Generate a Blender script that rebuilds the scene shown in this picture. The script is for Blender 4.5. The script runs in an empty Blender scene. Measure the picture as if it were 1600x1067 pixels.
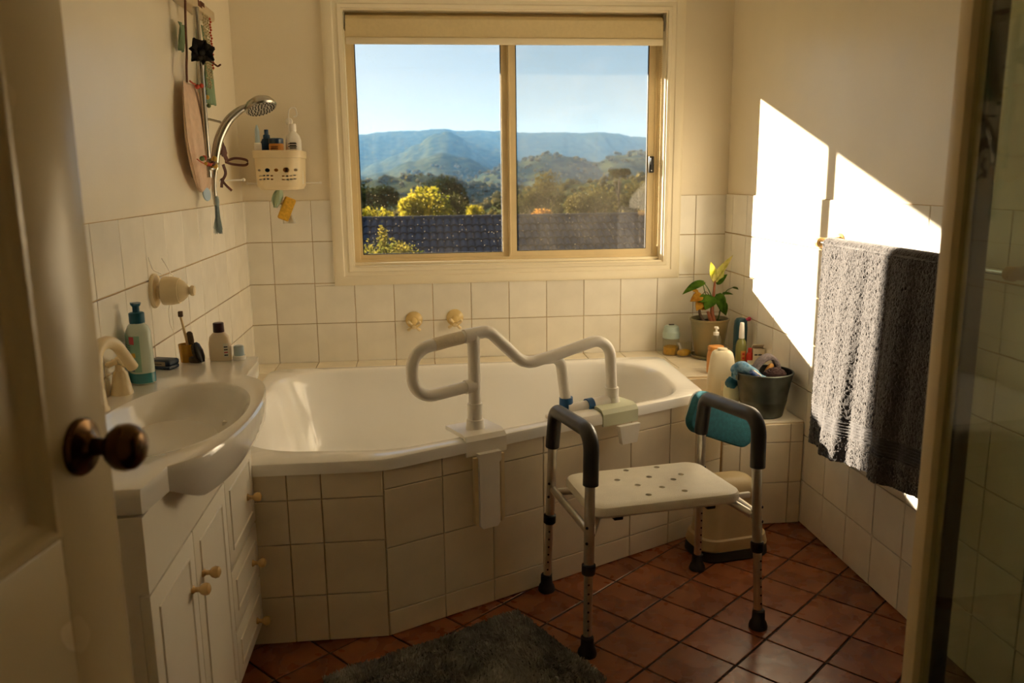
import bpy, bmesh, math, random
from mathutils import Vector, Matrix, noise
PI = math.pi
random.seed(7)
SC = bpy.context.scene
COL = SC.collection

# ---------------------------------------------------------------- camera
def set_camera():
    yaw, pit, rol = 0.10481, 0.19583, -0.011206
    cy, sy, cp, sp = math.cos(yaw), math.sin(yaw), math.cos(pit), math.sin(pit)
    fwd = Vector((sy*cp, cy*cp, -sp)); r0 = Vector((cy, -sy, 0)); u0 = r0.cross(fwd)
    c, s = math.cos(rol), math.sin(rol)
    right = c*r0 + s*u0; up = -s*r0 + c*u0
    m = Matrix((right, up, -fwd)).transposed().to_4x4()
    m.translation = Vector((0, 0, 1.5))
    cam = bpy.data.cameras.new('camera'); o = bpy.data.objects.new('camera', cam); COL.objects.link(o)
    o.matrix_world = m
    cam.sensor_width = 36; cam.lens = 1308.3/1600*36; cam.clip_start = 0.02; cam.clip_end = 8000
    cam.dof.use_dof = True; cam.dof.focus_distance = 3.1; cam.dof.aperture_fstop = 4.5
    SC.camera = o
set_camera()

# ---------------------------------------------------------------- light
SUN_DIR = Vector((1.0, -1.07, -0.375)).normalized()          # direction the light travels
def set_light():
    w = bpy.data.worlds.new('sky'); SC.world = w; w.use_nodes = True
    nt = w.node_tree; nt.nodes.clear()
    out = nt.nodes.new('ShaderNodeOutputWorld'); bg = nt.nodes.new('ShaderNodeBackground')
    N = nt.nodes.new; L = nt.links.new
    tc = N('ShaderNodeTexCoord'); sep = N('ShaderNodeSeparateXYZ'); L(tc.outputs['Generated'], sep.inputs[0])
    rp = N('ShaderNodeValToRGB'); L(sep.outputs['Z'], rp.inputs['Fac'])
    els = [(0.0, (.37, .365, .36)), (.05, (.315, .345, .36)), (.16, (.215, .29, .36)), (.40, (.15, .26, .42)), (1.0, (.10, .19, .40))]
    cr = rp.color_ramp
    while len(cr.elements) < len(els): cr.elements.new(.5)
    for e, (p, c) in zip(cr.elements, els): e.position = p; e.color = c+(1,)
    # the air is whiter and brighter towards the sun, all round it
    dot = N('ShaderNodeVectorMath'); dot.operation = 'DOT_PRODUCT'; dot.inputs[1].default_value = -SUN_DIR; L(tc.outputs['Generated'], dot.inputs[0])
    mx = N('ShaderNodeMath'); mx.operation = 'MAXIMUM'; mx.inputs[1].default_value = 0; L(dot.outputs['Value'], mx.inputs[0])
    pw = N('ShaderNodeMath'); pw.operation = 'POWER'; pw.inputs[1].default_value = 5; L(mx.outputs[0], pw.inputs[0])
    gl = N('ShaderNodeMix'); gl.data_type = 'RGBA'; gl.blend_type = 'ADD'; gl.inputs['B'].default_value = (.50, .44, .34, 1)
    L(pw.outputs[0], gl.inputs['Factor']); L(rp.outputs[0], gl.inputs['A'])
    # wisps of thin cloud
    mp = N('ShaderNodeMapping'); mp.inputs['Scale'].default_value = (5, 5, 22); L(tc.outputs['Generated'], mp.inputs[0])
    nz = N('ShaderNodeTexNoise'); nz.inputs['Scale'].default_value = 2.2; nz.inputs['Detail'].default_value = 6; L(mp.outputs[0], nz.inputs['Vector'])
    cm = N('ShaderNodeMapRange'); cm.inputs['From Min'].default_value = .58; cm.inputs['From Max'].default_value = .8; cm.inputs['To Max'].default_value = .35; L(nz.outputs['Fac'], cm.inputs['Value'])
    cl = N('ShaderNodeMix'); cl.data_type = 'RGBA'; cl.inputs['B'].default_value = (.52, .50, .49, 1)
    L(cm.outputs[0], cl.inputs['Factor']); L(gl.outputs['Result'], cl.inputs['A'])
    bg.inputs['Strength'].default_value = SKY_STRENGTH
    L(cl.outputs['Result'], bg.inputs[0]); L(bg.outputs[0], out.inputs[0])
    l = bpy.data.lights.new('sun', 'SUN'); l.energy = SUN_STRENGTH; l.color = (1.0, 0.83, 0.62); l.angle = math.radians(0.6)
    o = bpy.data.objects.new('sun', l); COL.objects.link(o); o.location = (-6, 14, 8)
    o.rotation_euler = SUN_DIR.to_track_quat('-Z', 'Y').to_euler()
SKY_STRENGTH = 1.0
SUN_STRENGTH = 22.0
set_light()
vs = SC.view_settings
vs.view_transform = 'Standard'; vs.look = 'None'; vs.gamma = 1.0; vs.use_curve_mapping = False; vs.exposure = 0.92
cyc = SC.cycles
cyc.max_bounces = 14; cyc.diffuse_bounces = 8; cyc.glossy_bounces = 4; cyc.transmission_bounces = 8; cyc.transparent_max_bounces = 16
cyc.volume_bounces = 0; cyc.sample_clamp_indirect = 6.0; cyc.use_denoising = True; cyc.use_adaptive_sampling = True; cyc.adaptive_threshold = 0.03
cyc.caustics_reflective = True; cyc.blur_glossy = 0.3; cyc.caustics_refractive = False

# ---------------------------------------------------------------- materials
def lin(c): 
    c = c/255.0
    return c/12.92 if c <= 0.04045 else ((c+0.055)/1.055)**2.4
def rgb(r, g, b): return (lin(r), lin(g), lin(b), 1.0)
MATS = {}
def mat(name, col, rough=0.5, metal=0.0, var=0.0, vscale=6.0, bump=0.0, bscale=60.0, col2=None, coat=0.0, trans=0.0, ior=1.45,
        sss=0.0, sheen=0.0, rand=0.0, alpha=1.0, spec=0.5, detail=4.0, rvar=0.0):
    m = bpy.data.materials.new(name); m.use_nodes = True
    nt = m.node_tree; b = nt.nodes['Principled BSDF']; N = nt.nodes.new; L = nt.links.new
    b.inputs['Roughness'].default_value = rough; b.inputs['Metallic'].default_value = metal
    b.inputs['IOR'].default_value = ior; b.inputs['Coat Weight'].default_value = coat; b.inputs['Coat Roughness'].default_value = 0.08
    b.inputs['Transmission Weight'].default_value = trans; b.inputs['Alpha'].default_value = alpha
    b.inputs['Sheen Weight'].default_value = sheen; b.inputs['Specular IOR Level'].default_value = spec
    if sss: b.inputs['Subsurface Weight'].default_value = sss; b.inputs['Subsurface Radius'].default_value = (.01, .006, .004)
    tc = N('ShaderNodeTexCoord')
    base = rgb(*col)
    c2 = rgb(*col2) if col2 else tuple(x*(1-var) for x in base[:3])+(1,)
    nz = N('ShaderNodeTexNoise'); nz.inputs['Scale'].default_value = vscale; nz.inputs['Detail'].default_value = detail
    L(tc.outputs['Object'], nz.inputs['Vector'])
    rp = N('ShaderNodeValToRGB'); rp.color_ramp.elements[0].position = .35; rp.color_ramp.elements[1].position = .65
    rp.color_ramp.elements[0].color = c2; rp.color_ramp.elements[1].color = base
    L(nz.outputs['Fac'], rp.inputs['Fac'])
    src = rp.outputs['Color']
    if rand:
        oi = N('ShaderNodeObjectInfo'); hs = N('ShaderNodeHueSaturation'); mr = N('ShaderNodeMapRange')
        mr.inputs['To Min'].default_value = 1-rand; mr.inputs['To Max'].default_value = 1+rand
        L(oi.outputs['Random'], mr.inputs['Value']); L(mr.outputs[0], hs.inputs['Value']); L(src, hs.inputs['Color']); src = hs.outputs['Color']
    L(src, b.inputs['Base Color'])
    if rvar:
        mr2 = N('ShaderNodeMapRange'); mr2.inputs['To Min'].default_value = max(rough-rvar, .02); mr2.inputs['To Max'].default_value = rough+rvar
        n3 = N('ShaderNodeTexNoise'); n3.inputs['Scale'].default_value = vscale*1.7; L(tc.outputs['Object'], n3.inputs['Vector'])
        L(n3.outputs['Fac'], mr2.inputs['Value']); L(mr2.outputs[0], b.inputs['Roughness'])
    if bump:
        n2 = N('ShaderNodeTexNoise'); n2.inputs['Scale'].default_value = bscale; n2.inputs['Detail'].default_value = 3
        L(tc.outputs['Object'], n2.inputs['Vector'])
        bp = N('ShaderNodeBump'); bp.inputs['Strength'].default_value = bump; bp.inputs['Distance'].default_value = 0.004
        L(n2.outputs['Fac'], bp.inputs['Height']); L(bp.outputs[0], b.inputs['Normal'])
    MATS[name] = m
    return m

mat('paint', (240, 230, 208), .32, var=.05, vscale=2.5, bump=.12, bscale=160, rvar=.08)
mat('ceiling', (246, 244, 238), .8, var=.03)
mat('wood_paint', (245, 235, 210), .36, var=.05, vscale=5, bump=.06, bscale=40)
mat('door_paint', (210, 192, 152), .26, var=.06, vscale=4, bump=.08, bscale=30, rvar=.06)
mat('tile', (243, 238, 226), .16, var=.07, vscale=7, bump=.10, bscale=14, rand=.045, rvar=.06)
mat('deck_tile', (242, 232, 210), .2, var=.08, vscale=9, bump=.10, bscale=16, rand=.05, rvar=.06)
mat('apron_tile', (234, 222, 196), .2, var=.08, vscale=7, bump=.10, bscale=14, rand=.05, rvar=.06)
mat('grout', (204, 172, 122), .9, var=.2, vscale=14)
mat('floor_tile', (148, 88, 52), .28, var=.3, vscale=7, col2=(126, 68, 38), bump=.2, bscale=26, rand=.16, rvar=.12)
mat('floor_grout', (58, 44, 34), .85, var=.25, vscale=20)
mat('tub', (245, 243, 238), .12, var=.02, coat=.4)
mat('china', (236, 232, 224), .1, var=.02, coat=.5)
mat('alu_frame', (228, 208, 164), .4, metal=.0, var=.08, vscale=9)
mat('blind_fabric', (222, 204, 160), .85, var=.05, vscale=60, bump=.1, bscale=400)
mat('blind_bar', (238, 226, 196), .4)
mat('dark_plastic', (26, 25, 26), .42, var=.1)
mat('rubber', (34, 33, 34), .62, var=.15, bump=.06, bscale=120)
mat('foam_grip', (48, 47, 47), .38, var=.12, bump=.05, bscale=200, rvar=.08)
mat('chrome', (200, 200, 200), .16, metal=1.0, var=.05)
mat('anodised', (214, 210, 200), .3, metal=.9, var=.1, vscale=30)
mat('satin_chrome', (190, 186, 176), .26, metal=1.0, var=.08)
mat('aged_brass', (92, 66, 34), .24, metal=1.0, var=.35, vscale=18)
mat('cream_plastic', (236, 217, 176), .3, var=.04)
mat('white_plastic', (246, 242, 234), .32, var=.04, vscale=14)
mat('seat_plastic', (242, 236, 220), .5, var=.05, vscale=20, bump=.35, bscale=420)
mat('textured_white', (238, 226, 200), .6, var=.06, vscale=40, bump=.5, bscale=220)
mat('knob_wood', (226, 190, 126), .26, var=.06, coat=.3)
mat('cabinet', (246, 240, 224), .36, var=.03, vscale=4)
mat('blue_plastic', (40, 96, 150), .4, var=.1)
mat('pale_green_plastic', (214, 218, 190), .45, var=.06)
mat('teal_foam', (42, 108, 120), .85, var=.25, vscale=70, bump=.5, bscale=260)
mat('zinc', (96, 100, 92), .42, metal=.85, var=.45, vscale=12, bump=.12, bscale=18, rvar=.12)
mat('bin_plastic', (206, 184, 140), .45, var=.1, vscale=9)
mat('bin_base', (48, 50, 46), .6, var=.2)
mat('towel', (62, 57, 58), .95, var=.25, vscale=90, bump=1.0, bscale=330, sheen=.4)
mat('towel_band', (58, 55, 57), .9, var=.15, vscale=50, bump=.4, bscale=200, sheen=.2)
mat('mat_pile', (176, 174, 166), .95, var=.35, vscale=14, sheen=.3)
mat('mat_base', (110, 110, 106), .95, var=.2, vscale=30)
mat('leaf', (70, 104, 36), .38, var=.35, vscale=30, trans=.0)
mat('leaf_light', (168, 178, 76), .45, var=.25, vscale=30)
mat('leaf_dead', (164, 122, 46), .7, var=.3, vscale=30)
mat('bark', (92, 78, 62), .9, var=.3, vscale=3)
mat('stem', (150, 86, 52), .6, var=.3, vscale=60)
mat('soil', (40, 28, 20), .95, var=.3, vscale=80, bump=.6, bscale=120)
mat('pot_glaze', (112, 118, 96), .35, col2=(150, 128, 84), vscale=5, bump=.1)
mat('cloud_dummy', (255, 255, 255), .9)

def leaf_mat(name, c1, c2, vscale=2.0, transl=.35, rand=0.1):
    m = bpy.data.materials.new(name); m.use_nodes = True; nt = m.node_tree; nt.nodes.clear(); N = nt.nodes.new; L = nt.links.new
    out = N('ShaderNodeOutputMaterial'); d = N('ShaderNodeBsdfDiffuse'); t = N('ShaderNodeBsdfTranslucent'); mx = N('ShaderNodeMixShader')
    tc = N('ShaderNodeTexCoord'); nz = N('ShaderNodeTexNoise'); nz.inputs['Scale'].default_value = vscale; nz.inputs['Detail'].default_value = 5
    rp = N('ShaderNodeValToRGB'); rp.color_ramp.elements[0].position = .35; rp.color_ramp.elements[1].position = .65
    rp.color_ramp.elements[0].color = rgb(*c1); rp.color_ramp.elements[1].color = rgb(*c2)
    L(tc.outputs['Object'], nz.inputs['Vector']); L(nz.outputs['Fac'], rp.inputs['Fac'])
    L(rp.outputs[0], d.inputs[0]); L(rp.outputs[0], t.inputs[0]); mx.inputs[0].default_value = transl
    L(d.outputs[0], mx.inputs[1]); L(t.outputs[0], mx.inputs[2]); L(mx.outputs[0], out.inputs[0]); MATS[name] = m
leaf_mat('foliage_yellow', (96, 100, 26), (190, 172, 58), 1.6)
leaf_mat('foliage_dark', (24, 36, 20), (50, 60, 30), .5, .2)
leaf_mat('foliage_olive', (58, 62, 34), (112, 100, 56), .25, .25)
leaf_mat('foliage_orange', (150, 110, 40), (206, 150, 66), .8)
leaf_mat('foliage_bush', (58, 74, 28), (140, 124, 54), 4.0)
leaf_mat('hill_forest', (22, 34, 20), (70, 72, 42), .09, 0.0)
leaf_mat('grass', (104, 104, 56), (150, 138, 82), .05, 0.0)
leaf_mat('plant_leaf', (52, 86, 28), (96, 128, 44), 30, .45)
leaf_mat('plant_leaf_young', (190, 190, 90), (236, 226, 150), 30, .5)
leaf_mat('plant_leaf_dead', (150, 100, 36), (196, 152, 60), 30, .4)

def glass_mat(name, tint, dust=0.02, speck=0.5, rough=0.0, refl=1.0, sc=1.0, dustcol=(230, 215, 185)):
    """thin pane: transparent + fresnel gloss + a film of dust with specks"""
    m = bpy.data.materials.new(name); m.use_nodes = True; nt = m.node_tree; nt.nodes.clear(); N = nt.nodes.new; L = nt.links.new
    out = N('ShaderNodeOutputMaterial'); tr = N('ShaderNodeBsdfTransparent'); tr.inputs[0].default_value = tint
    gl = N('ShaderNodeBsdfGlossy'); gl.inputs['Roughness'].default_value = rough; fr = N('ShaderNodeFresnel')
    ge = N('ShaderNodeNewGeometry'); io = N('ShaderNodeMapRange'); io.inputs['To Min'].default_value = 1.45; io.inputs['To Max'].default_value = 1/1.45
    L(ge.outputs['Backfacing'], io.inputs['Value']); L(io.outputs[0], fr.inputs[0])
    mu = N('ShaderNodeMath'); mu.operation = 'MULTIPLY'; mu.inputs[1].default_value = refl; L(fr.outputs[0], mu.inputs[0])
    mx = N('ShaderNodeMixShader'); L(mu.outputs[0], mx.inputs[0]); L(tr.outputs[0], mx.inputs[1]); L(gl.outputs[0], mx.inputs[2])
    df = N('ShaderNodeBsdfDiffuse'); df.inputs[0].default_value = rgb(*dustcol); tl = N('ShaderNodeBsdfTranslucent'); tl.inputs[0].default_value = rgb(*dustcol)
    ad = N('ShaderNodeMixShader'); ad.inputs[0].default_value = .6; L(df.outputs[0], ad.inputs[1]); L(tl.outputs[0], ad.inputs[2])
    tc = N('ShaderNodeTexCoord'); vo = N('ShaderNodeTexVoronoi'); vo.inputs['Scale'].default_value = 60*sc; L(tc.outputs['Object'], vo.inputs['Vector'])
    rp = N('ShaderNodeValToRGB'); rp.color_ramp.elements[0].position = .05; rp.color_ramp.elements[1].position = .13
    rp.color_ramp.elements[0].color = (1, 1, 1, 1); rp.color_ramp.elements[1].color = (0, 0, 0, 1); L(vo.outputs['Distance'], rp.inputs['Fac'])
    sepc = N('ShaderNodeSeparateColor'); L(vo.outputs['Color'], sepc.inputs[0])
    g = N('ShaderNodeMath'); g.operation = 'GREATER_THAN'; g.inputs[1].default_value = .55; L(sepc.outputs[0], g.inputs[0])
    m1 = N('ShaderNodeMath'); m1.operation = 'MULTIPLY'; L(rp.outputs[0], m1.inputs[0]); L(g.outputs[0], m1.inputs[1])
    m2 = N('ShaderNodeMath'); m2.operation = 'MULTIPLY'; m2.inputs[1].default_value = speck; L(m1.outputs[0], m2.inputs[0])
    nz = N('ShaderNodeTexNoise'); nz.inputs['Scale'].default_value = 5*sc; nz.inputs['Detail'].default_value = 5; L(tc.outputs['Object'], nz.inputs['Vector'])
    m3 = N('ShaderNodeMapRange'); m3.inputs['From Min'].default_value = .3; m3.inputs['From Max'].default_value = .75
    m3.inputs['To Min'].default_value = dust*.5; m3.inputs['To Max'].default_value = dust*1.5; L(nz.outputs['Fac'], m3.inputs['Value'])
    mxx = N('ShaderNodeMath'); mxx.operation = 'MAXIMUM'; L(m2.outputs[0], mxx.inputs[0]); L(m3.outputs[0], mxx.inputs[1])
    fin = N('ShaderNodeMixShader'); L(mxx.outputs[0], fin.inputs[0]); L(mx.outputs[0], fin.inputs[1]); L(ad.outputs[0], fin.inputs[2])
    L(fin.outputs[0], out.inputs[0]); MATS[name] = m
glass_mat('window_glass', (.97, .98, .98, 1), .003, .35)
glass_mat('window_glass_dusty', (.90, .91, .90, 1), .016, .3)
glass_mat('shower_glass', (.80, .83, .75, 1), .02, .06, .02, 1.0, .6)
glass_mat('clear_plastic', (.88, .90, .86, 1), .10, .0, .1, 1.0, 1)
glass_mat('amber_plastic', (.85, .62, .20, 1), .12, .0, .1, 1.0, 1, (200, 140, 40))

# ---------------------------------------------------------------- geometry helpers
class G:
    def __init__(s): s.bm = bmesh.new()
    def box(s, lo, hi, bev=0.0, M=None, seg=2):
        r = bmesh.ops.create_cube(s.bm, size=1.0); vs_ = r['verts']
        lo = Vector(lo); hi = Vector(hi); c = (lo+hi)/2; d = hi-lo
        for v in vs_: v.co = Vector((v.co.x*d.x, v.co.y*d.y, v.co.z*d.z))+c
        if bev:
            es = list({e for v in vs_ for e in v.link_edges})
            rr = bmesh.ops.bevel(s.bm, geom=es, offset=bev, segments=seg, profile=.5, affect='EDGES', clamp_overlap=True)
            vs_ = list(set(rr['verts']) | {v for v in vs_ if v.is_valid})
        if M is not None:
            for v in vs_: v.co = M @ v.co
        return s
    def loops(s, loops, cap0=True, cap1=True, closed=True):
        rows = [[s.bm.verts.new(p) for p in lp] for lp in loops]
        n = len(rows[0])
        for a, b in zip(rows, rows[1:]):
            for i in range(n if closed else n-1):
                j = (i+1) % n
                try: s.bm.faces.new((a[i], a[j], b[j], b[i]))
                except ValueError: pass
        if cap0: s.bm.faces.new(list(reversed(rows[0])))
        if cap1: s.bm.faces.new(rows[-1])
        return s
    def tube(s, pts, r, seg=16, caps=True, closed=False):
        pts = [Vector(p) for p in pts]; n = len(pts)
        rr = r if isinstance(r, (list, tuple)) else [r]*n
        tang = []
        for i in range(n):
            a = pts[max(i-1, 0)] if not closed else pts[i-1]; b = pts[min(i+1, n-1)] if not closed else pts[(i+1) % n]
            tang.append((b-a).normalized())
        up = Vector((0, 0, 1)) if abs(tang[0].z) < .9 else Vector((1, 0, 0))
        x = tang[0].cross(up).normalized(); lps = []
        for i in range(n):
            t = tang[i]; x = (x - t*x.dot(t)).normalized(); y = t.cross(x)
            lps.append([pts[i] + rr[i]*(math.cos(2*PI*k/seg)*x + math.sin(2*PI*k/seg)*y) for k in range(seg)])
        if closed: lps.append(lps[0]); return s.loops(lps, False, False)
        return s.loops(lps, caps, caps)
    def lathe(s, prof, seg=32, M=None, cap=True):
        lps = []
        for r, z in prof:
            lp = [Vector((max(r, 1e-5)*math.cos(2*PI*k/seg), max(r, 1e-5)*math.sin(2*PI*k/seg), z)) for k in range(seg)]
            if M is not None: lp = [M @ p for p in lp]
            lps.append(lp)
        return s.loops(lps, cap, cap)
    def prism(s, poly, z0, z1, M=None):
        a = [Vector((x, y, z0)) for x, y in poly]; b = [Vector((x, y, z1)) for x, y in poly]
        if M is not None: a = [M @ p for p in a]; b = [M @ p for p in b]
        return s.loops([a, b])
    def ball(s, c, r, seg=20, rings=12, M=None):
        r = r if isinstance(r, (tuple, list)) else (r, r, r)
        lps = []
        for i in range(rings+1):
            th = PI*i/rings; z = -math.cos(th); q = max(math.sin(th), 1e-4)
            lp = [Vector((c[0]+r[0]*q*math.cos(2*PI*k/seg), c[1]+r[1]*q*math.sin(2*PI*k/seg), c[2]+r[2]*z)) for k in range(seg)]
            if M is not None: lp = [M @ p for p in lp]
            lps.append(lp)
        return s.loops(lps)
    def grid(s, nu, nv, fn):
        rows = [[s.bm.verts.new(fn(i/(nu-1), j/(nv-1))) for j in range(nv)] for i in range(nu)]
        for i in range(nu-1):
            for j in range(nv-1):
                s.bm.faces.new((rows[i][j], rows[i+1][j], rows[i+1][j+1], rows[i][j+1]))
        return s
    def mesh(s, name, smooth=35):
        bmesh.ops.remove_doubles(s.bm, verts=s.bm.verts, dist=1e-5)
        bmesh.ops.recalc_face_normals(s.bm, faces=s.bm.faces)
        me = bpy.data.meshes.new(name); s.bm.to_mesh(me); s.bm.free()
        if smooth:
            me.polygons.foreach_set('use_smooth', [True]*len(me.polygons)); me.set_sharp_from_angle(angle=math.radians(smooth))
        return me

def chain_matrix(o):
    m = o.matrix_basis.copy()
    while o.parent: o = o.parent; m = o.matrix_basis @ m
    return m
def obj(name, me, material, parent=None, world=False):
    """link a mesh (G or Mesh); world=True: coordinates are world ones, shift them under the parent"""
    if isinstance(me, G): me = me.mesh(name)
    if material is not None and not me.materials: me.materials.append(MATS[material] if isinstance(material, str) else material)
    if parent is not None and world: me.transform(chain_matrix(parent).inverted())
    o = bpy.data.objects.new(name, me); COL.objects.link(o); o.parent = parent
    return o
def tag(o, label=None, cat=None, group=None, kind=None):
    if label: o['label'] = label
    if cat: o['category'] = cat
    if group: o['group'] = group
    if kind: o['kind'] = kind
    return o
def thing(name, label, cat, loc=(0, 0, 0), rz=0.0, group=None):
    o = bpy.data.objects.new(name, None); COL.objects.link(o); o.location = loc; o.rotation_euler = (0, 0, rz)
    o.empty_display_size = .05
    return tag(o, label, cat, group)
def struct(name, me, material, parent=None):
    o = obj(name, me, material, parent)
    o['kind'] = 'structure'
    return o
def cut(o, cutter):
    """boolean difference with a cutter (G), applied"""
    c = bpy.data.objects.new('cutter', cutter.mesh('cutter', 0)); COL.objects.link(c); c.parent = o.parent
    md = o.modifiers.new('cut', 'BOOLEAN'); md.object = c; md.operation = 'DIFFERENCE'; md.solver = 'EXACT'
    dg = bpy.context.evaluated_depsgraph_get(); dg.update()
    me = bpy.data.meshes.new_from_object(o.evaluated_get(dg)); old = o.data
    o.modifiers.clear(); o.data = me; me.name = old.name
    me.polygons.foreach_set('use_smooth', [True]*len(me.polygons)); me.set_sharp_from_angle(angle=math.radians(35))
    bpy.data.objects.remove(c); bpy.data.meshes.remove(old)
def fillet(pts, r, n=8):
    pts = [Vector(p) for p in pts]; out = [pts[0]]
    for i in range(1, len(pts)-1):
        p = pts[i]; rad = r[i] if isinstance(r, (list, tuple)) else r
        a = (pts[i-1]-p); b = (pts[i+1]-p); la, lb = a.length, b.length; a.normalize(); b.normalize()
        ang = a.angle(b); d = min(rad/math.tan(ang/2), la*.49, lb*.49); rad2 = d*math.tan(ang/2)
        if ang > PI-.02: out.append(p); continue
        cdir = (a+b).normalized(); c = p+cdir*(rad2/math.sin(ang/2))
        s0 = p+a*d-c; s1 = p+b*d-c; tot = s0.angle(s1); ax = s0.cross(s1).normalized()
        for k in range(n+1): out.append(c + Matrix.Rotation(tot*k/n, 3, ax) @ s0)
    out.append(pts[-1]); return out
def round_poly(pts, rads, n=8):
    """closed 2D polygon with rounded corners"""
    N = len(pts); out = []
    for i in range(N):
        p = Vector(pts[i]).to_3d(); a = Vector(pts[i-1]).to_3d()-p; b = Vector(pts[(i+1) % N]).to_3d()-p
        rad = rads[i] if isinstance(rads, (list, tuple)) else rads
        la, lb = a.length, b.length; a.normalize(); b.normalize(); ang = a.angle(b)
        d = min(rad/math.tan(ang/2), la*.49, lb*.49); rad2 = d*math.tan(ang/2)
        c = p+(a+b).normalized()*(rad2/math.sin(ang/2)); s0 = p+a*d-c; s1 = p+b*d-c; tot = s0.angle(s1); ax = s0.cross(s1).normalized()
        for k in range(n+1):
            q = c+Matrix.Rotation(tot*k/n, 3, ax) @ s0; out.append((q.x, q.y))
    return out
def rayloop(poly, c, n, phase=0.0):
    """n points on a closed polygon seen from c at even angles"""
    res = []
    for k in range(n):
        th = 2*PI*k/n+phase; dx, dy = math.cos(th), math.sin(th); best = None
        for i in range(len(poly)):
            x1, y1 = poly[i][0]-c[0], poly[i][1]-c[1]; x2, y2 = poly[(i+1) % len(poly)][0]-c[0], poly[(i+1) % len(poly)][1]-c[1]
            ex, ey = x2-x1, y2-y1; den = dx*ey-dy*ex
            if abs(den) < 1e-12: continue
            t = (x1*ey-y1*ex)/den; u = (x1*dy-y1*dx)/den
            if t > 0 and -1e-6 <= u <= 1+1e-6 and (best is None or t > best): best = t
        res.append((c[0]+dx*best, c[1]+dy*best))
    return res
def rrect(w, d, r, n=6): return round_poly([(-w/2, -d/2), (w/2, -d/2), (w/2, d/2), (-w/2, d/2)], r, n)
def axisM(p, d, roll=0.0):
    """matrix whose local z runs along d from p"""
    q = Vector(d).to_track_quat('Z', 'Y'); return Matrix.Translation(Vector(p)) @ q.to_matrix().to_4x4() @ Matrix.Rotation(roll, 4, 'Z')
T = Matrix.Translation
def R(a, ax): return Matrix.Rotation(a, 4, ax)

TILE_CACHE = {}
def tile_mesh(w, h, t, bev, key, material):
    k = (round(w, 3), round(h, 3), t, material)
    if k not in TILE_CACHE:
        g = G(); b = min(bev, w*.3, h*.3)
        A = [(-w/2, -h/2), (w/2, -h/2), (w/2, h/2), (-w/2, h/2)]; B = [(-w/2+b, -h/2+b), (w/2-b, -h/2+b), (w/2-b, h/2-b), (-w/2+b, h/2-b)]
        g.loops([[Vector((x, y, 0)) for x, y in A], [Vector((x, y, t-b*.7)) for x, y in A], [Vector((x, y, t)) for x, y in B]])
        me = g.mesh(key, 12); me.materials.append(MATS[material]); TILE_CACHE[k] = me
    return TILE_CACHE[k]
def tile(parent, c, u, v, w, h, material='tile', t=.007, bev=.0018, name='tile', tilt=.004):
    u = Vector(u).normalized(); v = Vector(v).normalized(); n = u.cross(v)
    o = bpy.data.objects.new(name, tile_mesh(w, h, t, bev, name, material)); COL.objects.link(o)
    m = Matrix((u, v, n)).transposed().to_4x4(); m.translation = Vector(c)
    m = m @ R(random.uniform(-tilt, tilt), 'X') @ R(random.uniform(-tilt, tilt), 'Y')
    o.parent = parent; o.matrix_basis = m
    return o
def tile_rect(parent, origin, u, v, us, vs_, gap=.003, material='tile', holes=(), **kw):
    """tiles between the joint lines us and vs_ (in metres along u and v from origin); holes: (u0,u1,v0,v1) rectangles cut away"""
    o = Vector(origin); u = Vector(u); v = Vector(v)
    for a, b in zip(us, us[1:]):
        for c, d in zip(vs_, vs_[1:]):
            rects = [(a+gap/2, b-gap/2, c+gap/2, d-gap/2)]
            for h in holes:
                new = []
                for (p, q, r, s) in rects:
                    if q <= h[0] or p >= h[1] or s <= h[2] or r >= h[3]: new.append((p, q, r, s)); continue
                    # a tile notched round a corner is laid as a full-width lower piece and a narrow upper one
                    if r < h[2]-.004: new.append((p, q, r, h[2]-.001)); r = h[2]
                    if p < h[0]-.004: new.append((p, h[0]-.001, r, s))
                    elif q > h[1]+.004: new.append((h[1]+.001, q, r, s))
                rects = new
            for (p, q, r, s) in rects:
                if q-p < .008 or s-r < .008: continue
                tile(parent, o+u*((p+q)/2)+v*((r+s)/2), u, v, q-p, s-r, material, **kw)
def joints(a, b, ref, pitch):
    k0 = math.floor((a-ref)/pitch)+1; out = [a]; x = ref+k0*pitch
    while x < b-.006:
        if x > a+.006: out.append(x)
        x += pitch
    return out+[b]
# ================================================================ the room
XL, XR, YB, YF, ZC = -.88, 1.606, 4.33, -.35, 2.62
WX0, WX1, WZ0, WZ1 = -.357, 1.262, 1.043, 2.30           # window opening
AX0, AX1, AZ0, AZ1 = -.450, 1.348, .958, 2.392            # outside of the architrave
ZT = 1.389                                                # top of the tiled dado
FLOOR_BASE = struct('floor', G().box((XL-.15, YF-.15, -.12), (XR+.15, YB+.2, -.0035)), 'floor_grout')
struct('ceiling', G().box((XL-.15, YF-.15, ZC), (XR+.15, YB+.2, ZC+.12)), 'ceiling')
wall_back = struct('wall_back', G().box((XL-.15, YB, -.1), (WX0, YB+.17, ZC)).box((WX1, YB, -.1), (XR+.15, YB+.17, ZC))
                   .box((WX0, YB, -.1), (WX1, YB+.17, WZ0)).box((WX0, YB, WZ1), (WX1, YB+.17, ZC)), 'paint')
wall_left = struct('wall_left', G().box((XL-.15, YF-.15, -.1), (XL, YB, ZC)), 'paint')
wall_right = struct('wall_right', G().box((XR, YF-.15, -.1), (XR+.15, YB, ZC)), 'paint')
wall_front = struct('wall_front', G().box((XL, YF-.15, -.1), (XR, YF, ZC)), 'paint')
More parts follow.
